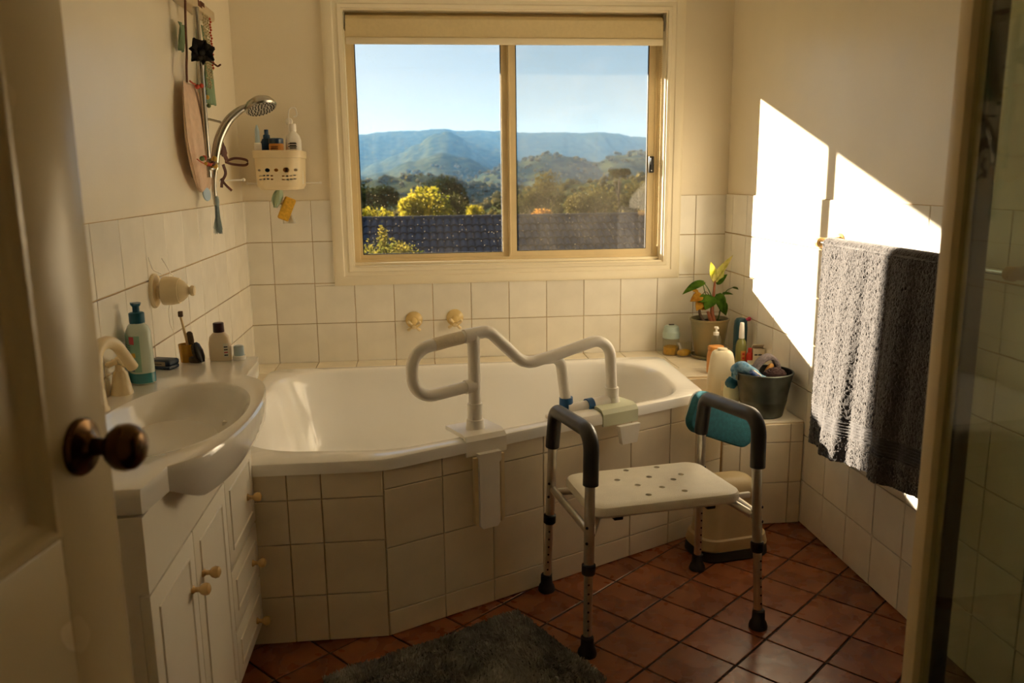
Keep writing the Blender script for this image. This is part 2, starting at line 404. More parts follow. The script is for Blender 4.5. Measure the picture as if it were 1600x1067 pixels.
# grout beds and tiles
obj('grout_bed', G().box((XL+.003, YB-.003, .3), (AX0+.03, YB, ZT-.001)).box((AX1-.03, YB-.003, .3), (XR-.003, YB, ZT-.001))
    .box((AX0+.03, YB-.003, .3), (AX1-.03, YB, AZ0+.03)), 'grout', wall_back)
obj('grout_bed', G().box((XL, .9, .3), (XL+.003, YB-.003, ZT-.001)), 'grout', wall_left)
obj('grout_bed', G().box((XR-.003, .3, 0), (XR, YB-.003, ZT+.004)), 'grout', wall_right)
ROWS = [.56, .764, .971, 1.183, ZT]
tile_rect(wall_back, (0, YB-.003, 0), (1, 0, 0), (0, 0, 1), joints(XL+.008, XR-.008, .441, .1985), ROWS, holes=[(AX0, AX1, AZ0, 2.5)])
tile_rect(wall_left, (XL+.003, 0, 0), (0, 1, 0), (0, 0, 1), joints(1.2, YB-.003, 2.977, .2170), ROWS, gap=.0045)
RROWS = [.002, .196, .396, .595, .794, .993, 1.193, ZT+.005]
tile_rect(wall_right, (XR-.003, 0, 0), (0, -1, 0), (0, 0, 1), [-y for y in reversed(joints(.45, YB-.003, 3.274, .1893))], RROWS, gap=.0045)

# floor tiles, laid diagonally
def clip_poly(poly, a, b, c):                              # keep a*x+b*y <= c
    out = []
    for i in range(len(poly)):
        p, q = poly[i], poly[(i+1) % len(poly)]; dp, dq = a*p[0]+b*p[1]-c, a*q[0]+b*q[1]-c
        if dp <= 0: out.append(p)
        if dp*dq < 0: t = dp/(dp-dq); out.append((p[0]+t*(q[0]-p[0]), p[1]+t*(q[1]-p[1])))
    return out
def floor_tiles():
    ang = math.radians(41.0); ca, sa = math.cos(ang), math.sin(ang); P = .2005; ox, oy = .814, 2.703; h = P/2-.0035
    full = None
    for i in range(-16, 17):
        for j in range(-16, 17):
            u, v = (i+.5)*P, (j+.5)*P; cx, cy = ox+ca*u-sa*v, oy+sa*u+ca*v
            if cx < XL-.2 or cx > XR+.2 or cy < 1.25 or cy > 3.5: continue
            if cy > 2.85+max(0, cx+.15)*.52: continue       # under the bath
            if cx < -.72 and cy < 2.9: continue             # under the vanity
            c4 = [(cx+ca*a-sa*b, cy+sa*a+ca*b) for a, b in ((-h, -h), (h, -h), (h, h), (-h, h))]
            pl = c4
            for e in ((1, 0, XR-.004), (-1, 0, -XL-.004)): pl = clip_poly(pl, *e)
            if len(pl) < 3: continue
            area = abs(sum(pl[k][0]*pl[(k+1) % len(pl)][1]-pl[(k+1) % len(pl)][0]*pl[k][1] for k in range(len(pl)))/2)
            if area < .0004: continue
            if area > 4*h*h*.999:
                if full is None: full = tile_mesh(2*h, 2*h, .0065, .002, 'floor_tile', 'floor_tile')
                o = bpy.data.objects.new('tile', full); o.matrix_basis = T((cx, cy, -.0065)) @ R(ang+random.choice((0, 1, 2, 3))*PI/2, 'Z') @ R(random.uniform(-.003, .003), 'X')
                COL.objects.link(o)
            else:
                g = G(); g.prism([(x-cx, y-cy) for x, y in pl], 0, .0065); o = obj('tile', g, 'floor_tile'); o.matrix_basis = T((cx, cy, -.0065))
            o.parent = FLOOR_BASE
floor_tiles()

# ---------------------------------------------------------------- window
def rect_loop(x0, x1, z0, z1, y): return [Vector((x0, y, z0)), Vector((x1, y, z0)), Vector((x1, y, z1)), Vector((x0, y, z1))]
def ring(g, a, b, y0, y1):
    """frame between two rectangles (x0,x1,z0,z1), from depth y0 (room side) to y1"""
    g.loops([rect_loop(*a, y0), rect_loop(*b, y0), rect_loop(*b, y1), rect_loop(*a, y1), rect_loop(*a, y0)], False, False); return g
def window():
    w = struct('window_1', ring(G(), (WX0, WX1, WZ0, WZ1), (WX0+.034, WX1-.036, WZ0+.036, WZ1-.03), YB+.075, YB+.155), 'alu_frame')
    # architrave: stepped profile mitred round the opening
    prof = [(-.001, .0), (-.001, .022), (.012, .022), (.016, .017), (.030, .017), (.034, .021), (.046, .021), (.052, .016), (.066, .016), (.072, .024), (.0, .024), (.0, .0)]
    g = G(); lp = []
    outs = [(.0, .0), (.0, .018), (.16, .023), (.22, .018), (.42, .018), (.48, .024), (.86, .026), (1.0, .020), (1.0, .0)]
    for f, h in outs:
        lp.append(rect_loop(WX0+(AX0-WX0)*f, WX1+(AX1-WX1)*f, WZ0+(AZ0-WZ0)*f, WZ1+(AZ1-WZ1)*f, YB-h))
    g.loops(lp, False, False); obj('architrave', g, 'wood_paint', w)
    # timber lining of the reveal
    g = ring(G(), (WX0-.0, WX1, WZ0, WZ1), (WX0+.008, WX1-.008, WZ0+.008, WZ1-.008), YB-.004, YB+.078); obj('reveal_lining', g, 'wood_paint', w)
    g = G().box((WX0+.008, YB+.045, WZ0+.008), (WX1-.008, YB+.078, WZ0+.022), .003); obj('sill_bead', g, 'wood_paint', w)
    xm = .46
    # fixed left light
    x0, x1, z0, z1 = WX0+.034, xm, WZ0+.036, WZ1-.03
    s = obj('fixed_frame', ring(G(), (x0, x1, z0, z1), (x0+.014, x1-.036, z0+.022, z1-.02), YB+.098, YB+.128), 'alu_frame', w)
    obj('pane', G().box((x0+.012, YB+.111, z0+.018), (x1-.034, YB+.115, z1-.018)), 'window_glass', s)
    obj('gasket', ring(G(), (x0+.0138, x1-.0358, z0+.0218, z1-.0198), (x0+.018, x1-.040, z0+.026, z1-.024), YB+.107, YB+.119), 'rubber', s)
    # sliding right sash, nearer to the room
    x0, x1 = xm-.006, WX1-.036
    s = obj('sliding_sash', ring(G(), (x0, x1, z0, z1), (x0+.042, x1-.034, z0+.028, z1-.02), YB+.080, YB+.098), 'alu_frame', w)
    obj('pane', G().box((x0+.038, YB+.087, z0+.024), (x1-.030, YB+.091, z1-.018)), 'window_glass_dusty', s)
    obj('gasket', ring(G(), (x0+.0418, x1-.0338, z0+.0278, z1-.0198), (x0+.047, x1-.038, z0+.0315, z1-.024), YB+.083, YB+.095), 'rubber', s)
    obj('finger_pull', G().box((x0+.004, YB+.072, z0+.01), (x0+.012, YB+.081, z1-.01), .002), 'alu_frame', s)
    lt = obj('latch', G().box((1.196, YB+.062, 1.505), (1.224, YB+.081, 1.590), .004).box((1.202, YB+.054, 1.545), (1.218, YB+.064, 1.582), .003), 'dark_plastic', w)
    obj('screw', G().lathe([(.003, 0), (.003, .0015)], 10, axisM((1.210, YB+.062, 1.517), (0, -1, 0))), 'chrome', lt)
    # roller blind, rolled up
    b = thing('roller_blind', 'cream roller blind rolled up at the top of the window', 'blind', (.45, YB+.03, 2.21))
    g = G(); pts = []
    bx0, bx1 = -.338, 1.238
    g.tube([(bx0, YB+.037, 2.240), (bx1, YB+.037, 2.240)], .034, 28); obj('fabric_roll', g, 'blind_fabric', b, True)
    g = G().box((bx0, YB+.001, 2.160), (bx1, YB+.004, 2.252)); obj('fabric', g, 'blind_fabric', b, True)
    g = G().box((bx0-.002, YB-.006, 2.134), (bx1+.002, YB+.010, 2.166), .005); obj('bottom_bar', g, 'blind_bar', b, True)
    for x in (bx0-.008, bx1+.008):
        g = G().box((x-.004, YB+.008, 2.205), (x+.004, YB+.066, 2.285), .003).lathe([(.016, -.008), (.016, .008)], 16, axisM((x, YB+.037, 2.240), (1, 0, 0)))
        obj('bracket', g, 'satin_chrome', b, True)
    # bead chain in a loop at the right
    ch = thing('blind_chain', 'thin beaded pull chain hanging in a loop at the right of the blind', 'chain', (1.238, YB+.03, 1.13))
    bead = None; n = 0; zs = [2.22-.0105*i for i in range(104)]
    g = G()
    for dy, off in ((.018, 0), (.055, .005)):
        for i, z in enumerate(zs):
            zz = z-off
            if zz < 1.14: continue
            g.ball((1.240, YB+dy, zz), .0034, 6, 4)
    for k in range(7):
        a = PI*k/6; g.ball((1.240, YB+.0365+.0185*math.cos(a), 1.14-.0185*math.sin(a)), .0034, 6, 4)
    c = obj('beads', g, 'cream_plastic', ch, True); c['kind'] = 'stuff'
    g = G().tube([(1.240, YB+.018, 2.22), (1.240, YB+.018, 1.14)], .0009, 6).tube([(1.240, YB+.055, 2.22), (1.240, YB+.055, 1.14)], .0009, 6)
    obj('cord', g, 'cream_plastic', ch, True)
window()
struct('trim_1', G().box((-2.2, YB+.17, 2.285), (3.4, 5.16, 2.40)).box((-2.2, 5.13, 2.262), (3.4, 5.16, 2.46)), 'wood_paint')   # eave over the window

# ================================================================ outside
def ground_z(x, y):
    if y < 60: base = -3.2-(y-4)*.06
    else: base = -6.56-min(y-60, 240)*.022
    return base
def terrain():
    nx, ny = 300, 200; X0, X1, Y0, Y1 = -420, 760, 5.0, 1900
    def prof(pts, x):
        if x <= pts[0][0]: return pts[0][1]
        for (a, b), (c, d) in zip(pts, pts[1:]):
            if x <= c:
                t = (x-a)/(c-a); t = t*t*(3-2*t); return b+(d-b)*t
        return pts[-1][1]
    hills = [
        (1600, 560, [(-420, 52), (-110, 76), (-64, 80), (-17, 82), (42, 85.3), (77, 81.7), (149, 80), (209, 78.6), (269, 77), (294, 75.8), (343, 77.8), (368, 75.3), (405, 68), (424, 66.7), (760, 40)]),
        (1200, 380, [(-420, 0), (-160, 2), (-85, 9), (-58, 20), (-31, 30), (-5, 43), (22, 58), (40, 61.7), (58, 53), (75, 36), (102, 14), (160, -6), (760, -6)]),
        (800, 230, [(-420, -6), (-90, -6), (-54, 0), (-33, 4), (-9, 13.6), (20, 20.9), (44, 17), (62, 9), (74, 1), (110, -8), (760, -8)]),
        (600, 170, [(-420, -12), (-20, -12), (14, -9.5), (33, -4.4), (46, 1.2), (64, 8.6), (87, 13.2), (106, 12.2), (124, 8), (138, 12.8), (159, 15.7), (300, 10), (760, 6)]),
        (400, 110, [(-420, -6), (-60, -5), (-29, -3), (-17, -.5), (1, 1.1), (13, 0), (25, -4.5), (50, -10), (760, -10)]),
        (300, 90, [(-420, -14), (0, -13), (20, -9), (32, -3), (55, -1), (80, .5), (140, 1), (760, 0)])]
    def z(x, y):
        b = ground_z(x, y); best = b
        for Yh, Lh, pr in hills:
            h = prof(pr, x*Yh/max(y, 80) if y > 80 else x); d = (y-Yh)/Lh
            k = math.exp(-d*d*2.2) if d < 0 else math.exp(-d*d*1.2)
            v = b+(h-b)*k
            best = max(best, v)
        if y > 90:
            s = min((y-90)/300, 1.0); q = noise.noise(Vector((x*.05, y*.05, 0)))*1.2+noise.noise(Vector((x*.013, y*.011, 3)))*3.0
            best += s*q+s*2.2*abs(noise.noise(Vector((x*.16, y*.05, 7))))
        return best
    g = G()
    ys = [Y0+(Y1-Y0)*(j/(ny-1))**2.0 for j in range(ny)]
    hr = random.Random(8)
    def f(i, j):
        y = ys[round(j*(ny-1))]; sp = 1.0 if y > 300 else max(.12, y/300)
        x = (X0+(X1-X0)*i-60)*sp+60*sp; return Vector((x, y, z(x, y)+(hr.uniform(-.5, .8) if y > 320 else 0)))
    g.grid(nx, ny, f)
    m = g.mesh('hills', 180); m.materials.append(MATS['hill_forest'])
    o = bpy.data.objects.new('hills', m); COL.objects.link(o); tag(o, kind='structure')
    return z
TERR = terrain()
def crown(g, c, r, n, size, seed, shell=.55, squash=1.0):
    rnd = random.Random(seed)
    for k in range(n):
        while True:
            p = Vector((rnd.uniform(-1, 1), rnd.uniform(-1, 1), rnd.uniform(-1, 1)))
            if shell < p.length < 1: break
        lump = 1+.22*noise.noise(p*2.3+Vector((seed, 0, 0)))
        q = Vector((c[0]+p.x*r[0]*lump, c[1]+p.y*r[1]*lump, c[2]+p.z*r[2]*lump))
        s = size*rnd.uniform(.6, 1.3); a = Vector((rnd.gauss(0, 1), rnd.gauss(0, 1), rnd.gauss(0, 1))).normalized()
        b = a.orthogonal().normalized(); b = Matrix.Rotation(rnd.uniform(0, 6.28), 3, a) @ b; d = a.cross(b)
        vs_ = [g.bm.verts.new(q+b*s*x+d*s*.6*y) for x, y in ((-1, 0), (0, -.8), (1, 0), (0, .8))]
        g.bm.faces.new(vs_)
def fol_obj(name, g, m, parent):
    me = bpy.data.meshes.new(name); g.bm.to_mesh(me); g.bm.free(); me.materials.append(MATS[m])
    o = bpy.data.objects.new(name, me); COL.objects.link(o); o.parent = parent; return o
def tree(name, label, cat, x, y, zc, r, m, n, size, seed, blobs=5, group=None):
    zb = TERR(x, y) if y > 6 else -3
    t = thing(name, label, cat, (x, y, zb-.1), 0, group)
    h = zc-zb+.1; g = G(); rnd = random.Random(seed)
    g2 = G(); crown(g, (0, 0, h), r, n//2, size, seed, .35)
    for b in range(blobs):
        a = rnd.uniform(0, 6.28); e = rnd.uniform(-.3, .75); q = .62
        c = (r[0]*q*math.cos(a)*math.cos(e), r[1]*q*math.sin(a)*math.cos(e), h+r[2]*q*math.sin(e)*1.15)
        crown(g, c, (r[0]*.48, r[1]*.48, r[2]*.45), n//(2*blobs), size, seed+b+1, .5)
    fol_obj('foliage', g, m, t)['kind'] = 'stuff'
    tr = max(r[0], r[1])*.09; g2.tube([(0, 0, 0), (tr*.5, 0, h*.5), (0, 0, h)], [tr*1.3, tr, tr*.5], 8)
    for b in range(3):
        a = 2.1*b+seed; g2.tube([(0, 0, h*.55), (r[0]*.5*math.cos(a), r[1]*.5*math.sin(a), h+r[2]*.1)], [tr*.6, tr*.2], 6)
    obj('trunk', g2, 'bark', t)
    return t
tree('yellow_shrub', 'tall sunlit yellow-green shrub rising behind the dark roof', 'tree', .15*1.3, 28*1.3, -.15, (1.15, 1.0, 1.25), 'foliage_yellow', 1900, .12, 11)
tree('yellow_hedge', 'low yellow-green hedge behind the left end of the roof', 'shrub', -1.75*1.3, 28*1.3, -.55, (1.5, .8, .85), 'foliage_yellow', 1800, .11, 12)
tree('yellow_bush', 'small bright yellow bush above the roof ridge left of the mullion', 'shrub', 1.77*1.3, 28*1.3, -.05, (.42, .35, .34), 'foliage_yellow', 700, .07, 13)
tree('olive_tree', 'brownish olive shrub between the yellow shrub and the small bright bush', 'shrub', 1.05*1.4, 30*1.4, -.1, (.85, .7, .85), 'foliage_olive', 1500, .08, 14)
tree('dark_tree', 'dark round-topped tree behind the yellow shrub', 'tree', 1.05*2.1, 45*2.1, -.9, (3.0, 2.6, 2.45), 'foliage_dark', 3600, .17, 15)
tree('dark_tree', 'dark tree at the far left edge of the window view', 'tree', -3.0*2, 90, -.9, (1.7, 1.5, 1.9), 'foliage_dark', 2000, .15, 16)
tree('dark_tree', 'dark tree beside the left-edge tree, behind the low yellow hedge', 'tree', -1.95*2, 94, -.8, (1.5, 1.4, 1.6), 'foliage_dark', 1800, .15, 17)
tree('olive_tree', 'big round olive tree seen through the right pane', 'tree', 8.3*2, 80, -1.6, (2.8, 2.4, 2.2), 'foliage_olive', 3600, .15, 18)
tree('olive_tree', 'tall thin olive tree left of the big round one in the right pane', 'tree', 7.3*2, 97, -.9, (2.0, 1.8, 3.2), 'foliage_olive', 2600, .15, 19, 7)
tree('olive_tree', 'olive tree close beside the mullion in the right pane', 'tree', 5.15*2, 80, -1.5, (1.7, 1.4, 1.7), 'foliage_olive', 2200, .14, 20)
tree('olive_tree', 'pale olive tree at the right edge of the right pane', 'tree', 11.6*2, 90, -1.5, (1.7, 1.4, 2.4), 'foliage_olive', 2200, .15, 21)
tree('flat_topped_tree', 'distant flat-topped tree high on the right of the view', 'tree', 16.5*2, 140, 1.7, (2.0, 1.6, .8), 'foliage_dark', 1200, .2, 22)
tree('orange_shrub', 'small orange-leaved shrub just above the roof in the right pane', 'shrub', 4.25*1.3, 39, -.35, (.5, .4, .35), 'foliage_orange', 700, .07, 23)
tree('leafy_bush', 'sunlit leafy bush below the window, in front of the roof', 'shrub', -.38, 8.0, .66, (.40, .35, .28), 'foliage_bush', 1700, .022, 24)
tree('leafy_sprig', 'upright sprig of pale leaves rising from the bush below the window', 'shrub', -.37, 8.05, .88, (.05, .05, .19), 'foliage_bush', 220, .02, 25, 3)
tree('leafy_bush', 'low bush at the right end of the sunlit bush below the window', 'shrub', -.03, 8.1, .63, (.22, .2, .17), 'foliage_bush', 700, .02, 26)
# tree cover of the valley: nobody could count it
def forest():
    rnd = random.Random(3); g = G()
    for k in range(2000):
        y = 75+620*rnd.random(); x = y*rnd.uniform(-.13, .34); s = rnd.uniform(.55, 1.35)*(1+y/1100); zt = TERR(x, y)
        if y < 150 and zt+s*1.5 > 1.5-(y*.004): continue
        q0 = len(g.bm.verts); g.bm.verts.ensure_lookup_table()
        lps = []; ph = rnd.uniform(0, 50)
        for i in range(7):
            th = PI*i/6; zz = -math.cos(th); r_ = max(math.sin(th), 1e-3); lp = []
            for j in range(9):
                p = Vector((r_*math.cos(2*PI*j/9), r_*math.sin(2*PI*j/9), zz)); f = 1+.45*noise.noise(p*1.8+Vector((ph, 0, 0)))
                lp.append(Vector((x, y, zt+s*.5))+Vector((p.x*s, p.y*s, p.z*s*.72))*f)
            lps.append(lp)
        g.loops(lps)
        crown(g, (x, y, zt+s*.55), (s*1.15, s*1.15, s*.95), 46, s*.22, k, .75)
    o = fol_obj('valley_trees', g, 'foliage_olive', None); tag(o, 'scattered trees and scrub covering the valley below the hills', 'trees', kind='stuff')
forest()
# neighbour's house with a tiled roof
def house():
    Yr, zr, sl = 18.0, .64, .40
    h = thing('neighbour_house', 'neighbouring house with a dark tiled roof below the window', 'house', (1.7, 16.5, -4.2))
    mat('roof_tile', (30, 33, 38), .75, var=.3, vscale=3, rand=.22); mat('brick_wall', (150, 110, 84), .9, var=.2)
    mat('roof_under', (34, 34, 36), .9)
    L = math.hypot(1, sl); w = .30; c = .335; x0 = -2.7; n = 30; m = 6
    g = G().loops([[Vector((x, Yr, zr-.09)), Vector((x, 13.6, zr-.09-4.4*sl)), Vector((x, 13.6, zr-.2-4.4*sl)), Vector((x, Yr, zr-.3)), Vector((x, 22.4, zr-.2-4.4*sl)), Vector((x, 22.4, zr-.09-4.4*sl))] for x in (x0-1.5, x0+n*w+1.0)])
    rf = obj('roof', g, 'roof_under', h, True)
    # one double-roll tile
    g = G(); seg = 12
    def pf(k): 
        u = k/seg; return .045*abs(math.sin(u*2*PI))**.8
    top = [[Vector((w*k/seg-w/2, -s, pf(k)+zz)) for k in range(seg+1)] for s, zz in ((0, 0), (c+.03, .024))]
    bot = [Vector((p.x, p.y, p.z-.03)) for p in top[1]]
    g.loops([top[0], top[1], bot], False, False, closed=False)
    me = g.mesh('roof_tile', 50); me.materials.append(MATS['roof_tile'])
    hm = chain_matrix(h).inverted()
    for i in range(n):
        for j in range(m):
            s = (j+.15)*c; y = Yr-s/L; z = zr-s*sl/L-.03
            o = bpy.data.objects.new('roof_tile', me); COL.objects.link(o); o.parent = rf
            o.matrix_basis = hm @ T((x0+(i+.5)*w, y, z)) @ R(math.atan(sl), 'X') @ R(random.uniform(-.01, .01), 'Z')
    for k in range(22):
        g = G(); g.tube([(x0+k*.42, Yr, zr-.045), (x0+k*.42+.41, Yr, zr-.045)], [.085, .092], 14); obj('ridge_cap', g, 'roof_tile', rf, True)
    g = G().box((x0-1.2, 14.1, -4.2), (x0+n*w+.7, 21.9, zr-.2-3.9*sl)); obj('wall', g, 'brick_wall', h, True)
    mat('vent_grey', (150, 160, 170), .5)
    v = thing('far_house', 'pale house among the trees left of the mullion', 'house', (4.9, 92, TERR(4.9, 92)))
    mat('far_wall', (220, 190, 160), .8); mat('far_roof', (176, 160, 150), .7)
    g = G().box((-1.6, -1, 0), (1.6, 1, 2.0)); obj('wall', g, 'far_wall', v); g = G().loops([[Vector((x, -1.3, 2)), Vector((x, 0, 2.8)), Vector((x, 1.3, 2))] for x in (-1.9, 1.9)]); obj('roof', g, 'far_roof', v)
    for x in (-.8, .7): obj('window', G().box((x-.3, -1.02, .8), (x+.3, -1, 1.5)), 'dark_plastic', v)
    v2 = thing('far_house', 'grey-roofed house up the slope in the right pane', 'house', (27.8, 122, TERR(27.8, 122)))
    g = G().box((-2.2, -1.2, 0), (2.2, 1.2, 2.6)); obj('wall', g, 'far_wall', v2); g = G().loops([[Vector((x, -1.5, 2.6)), Vector((x, 0, 3.6)), Vector((x, 1.5, 2.6))] for x in (-2.5, 2.5)]); obj('roof', g, 'vent_grey', v2)
    for x in (-1.2, 1.0): obj('window', G().box((x-.4, -1.22, 1.0), (x+.4, -1.2, 2.0)), 'dark_plastic', v2)
house()
# blue haze between the valley and the hills
def haze():
    m = bpy.data.materials.new('haze'); m.use_nodes = True; nt = m.node_tree; nt.nodes.clear()
    o = nt.nodes.new('ShaderNodeOutputMaterial'); v = nt.nodes.new('ShaderNodeVolumeScatter'); v.inputs['Color'].default_value = (.055, .15, .30, 1)
    v.inputs['Density'].default_value = .0009; v.inputs['Anisotropy'].default_value = 0.0
    nt.links.new(v.outputs[0], o.inputs['Volume']); MATS['haze'] = m
    h = obj('haze', G().box((-900, 230, -60), (1500, 2000, 110)), 'haze'); tag(h, 'thin blue haze in front of the distant hills', 'haze', kind='stuff')
haze()
# ================================================================ bath and its surround
def bath():
    s = thing('bath_surround', 'cream tiled bath surround with a bent front and a ledge round the bath', 'bath surround', (.2, 3.4, 0))
    P0, P1, P2, P3 = (XL+.012, 2.586), (-.152, 2.578), (1.226, 3.286), (XR-.012, 3.286)
    zt, zl, zd = .585, .452, .555                      # top of the apron, low ledge, deck
    u = Vector((P2[0]-P1[0], P2[1]-P1[1], 0)); L = u.length; u.normalize(); n = Vector((u.y, -u.x, 0))
    Pe = Vector((P1[0], P1[1], 0))+u*(L-.002)            # end of the tall part of the apron
    g = G()
    def wallseg(a, b, z1, th=.05):
        a = Vector((a[0], a[1], 0)); b = Vector((b[0], b[1], 0)); d = (b-a).normalized(); nn = Vector((-d.y, d.x, 0))
        g.loops([[a, b, b+nn*th, a+nn*th], [p+Vector((0, 0, z1)) for p in (a, b, b+nn*th, a+nn*th)]])
    wallseg(P0, P1, zt); wallseg(P1, Pe, zt); wallseg((Pe.x, Pe.y), P2, zl); wallseg(P2, P3, zl)
    g.box((XL+.010, 3.90, .30), (XR-.013, YB-.012, zd)).box((1.12, 3.72, .02), (XR-.013, 3.90, zd)).box((XL+.010, 2.64, .30), (-.70, 3.90, zd))
    g.box((1.175, 3.33, .02), (XR-.013, 3.72, zl)).box((1.10, 3.26, .02), (1.175, 3.80, zt-.02))
    body = obj('masonry', g, 'grout', s, True)
    inv = chain_matrix(s).inverted()
    def lay(origin, uu, vv, us, vs_, **kw):
        before = set(COL.objects)
        tile_rect(s, origin, uu, vv, us, vs_, **kw)
        for o in COL.objects:
            if o not in before: o.matrix_basis = inv @ o.matrix_basis
    A = 'apron_tile'; kw = dict(material=A, t=.008, bev=.002, gap=.003)
    rows = [.002, .088, .312, .515, zt]
    lay((0, P1[1], 0), (1, 0, 0), (0, 0, 1), [XL+.013, -.66, -.452, -.345, -.150], [.002, .165, .345, .495, zt], **kw)
    lay(Vector((P1[0], P1[1], 0)), u, (0, 0, 1), [.001, .214, .412, .628, .836, 1.046, 1.254, 1.40, L], rows, **kw)
    lay(Vector((0, P2[1], 0)), (1, 0, 0), (0, 0, 1), [P2[0]+.01, 1.315, 1.535, XR-.013], [.002, .19, .37, zl], **kw)
    D = dict(material='deck_tile', t=.008, bev=.002, gap=.003)
    lay((0, 0, zd), (1, 0, 0), (0, 1, 0), joints(XL+.012, XR-.012, .441, .1985), [3.90, 4.10, YB-.012], **D)
    lay((0, 0, zd), (1, 0, 0), (0, 1, 0), [1.152, 1.36, XR-.012], [3.725, 3.90], **D)
    lay((0, 0, zd), (1, 0, 0), (0, 1, 0), [XL+.012, -.735], [2.65, 2.85, 3.05, 3.25, 3.45, 3.65, 3.90], **D)
    lay((0, 0, zl), (1, 0, 0), (0, 1, 0), [1.18, 1.40, XR-.012], [3.286, 3.50, 3.72], **D)
    lay((0, 3.72, 0), (1, 0, 0), (0, 0, 1), [1.18, 1.40, XR-.012], [zl+.01, zd], **D)
    # ---- the tub
    t = thing('bathtub', 'white acrylic bathtub with an angled front rim set in the tiled surround', 'bathtub', (.2, 3.35, .3))
    outer = round_poly([(-.725, 2.565), (-.146, 2.560), (1.135, 3.222), (1.150, 3.925), (-.725, 3.915)], [.05, .12, .07, .06, .06])
    inner = round_poly([(-.675, 2.71), (-.115, 2.665), (1.035, 3.215), (1.055, 3.865), (-.665, 3.860)], [.42, .30, .26, .30, .26], 14)
    c = (.18, 3.36); N = 144
    O = rayloop(outer, c, N); I = rayloop(inner, c, N)
    def lp(P, z, k=1.0): return [Vector((c[0]+(x-c[0])*k, c[1]+(y-c[1])*k, z)) for x, y in P]
    def off(P, d):
        q = []
        for x, y in P:
            r = math.hypot(x-c[0], y-c[1]); q.append((c[0]+(x-c[0])*(1-d/r), c[1]+(y-c[1])*(1-d/r)))
        return q
    zr = .622
    lps = [lp(off(O, .016), zr-.040), lp(O, zr-.040), lp(O, zr-.010), lp(off(O, .003), zr-.003), lp(off(O, .010), zr),
           lp(off(I, -.014), zr-.001), lp(off(I, -.004), zr-.005), lp(off(I, .006), zr-.016), lp(off(I, .022), zr-.06),
           lp(off(I, .05), .42), lp(off(I, .085), .29), lp(off(I, .13), .235), lp(off(I, .20), .212), lp(off(I, .36), .205), lp(off(I, .40), .204, .5), lp(off(I, .40), .204, .1)]
    obj('tub_shell', G().loops(lps, False, True), 'tub', t, True)
    obj('drain', G().lathe([(.034, 0), (.034, .003), (.026, .004), (.022, .001), (0, .001)], 24, T((.75, 3.5, .2075))), 'chrome', t, True)
bath()

# ---------------------------------------------------------------- bath taps on the back wall
def bath_tap(x, z, label, rot):
    t = thing('bath_tap', label, 'tap', (x, YB-.010, z), 0, 'bath taps')
    M = axisM((0, 0, 0), (0, -1, 0)); ax = Vector((0, -1, -.75)).normalized(); M2 = axisM((0, -.008, 0), ax)
    obj('flange', G().lathe([(.044, 0), (.044, .004), (.038, .010), (.024, .015), (.018, .018)], 28, M), 'tap_gold', t)
    obj('spindle', G().lathe([(.017, .0), (.016, .036), (.019, .040), (.019, .048), (.012, .052)], 24, M2), 'tap_gold', t)
    c = Vector((0, -.008, 0))+ax*.044; sx = Vector((1, 0, 0)); sy = ax.cross(sx)
    for k in range(4):
        a = rot+k*PI/2; d = sx*math.cos(a)+sy*math.sin(a)
        obj('handle_arm', G().tube([c+d*.008, c+d*.024, c+d*.036, c+d*.043, c+d*.046], [.0065, .006, .0085, .008, .003], 12), 'cream_plastic', t)
    obj('cap', G().lathe([(.012, .051), (.011, .055), (.004, .057)], 20, M2), 'cream_plastic', t)
mat('tap_gold', (226, 200, 140), .25, var=.06)
bath_tap(-.056, .770, 'left cream cross-handled bath tap on the back wall', math.radians(-48))
bath_tap(.156, .776, 'right cream cross-handled bath tap on the back wall', math.radians(-52))

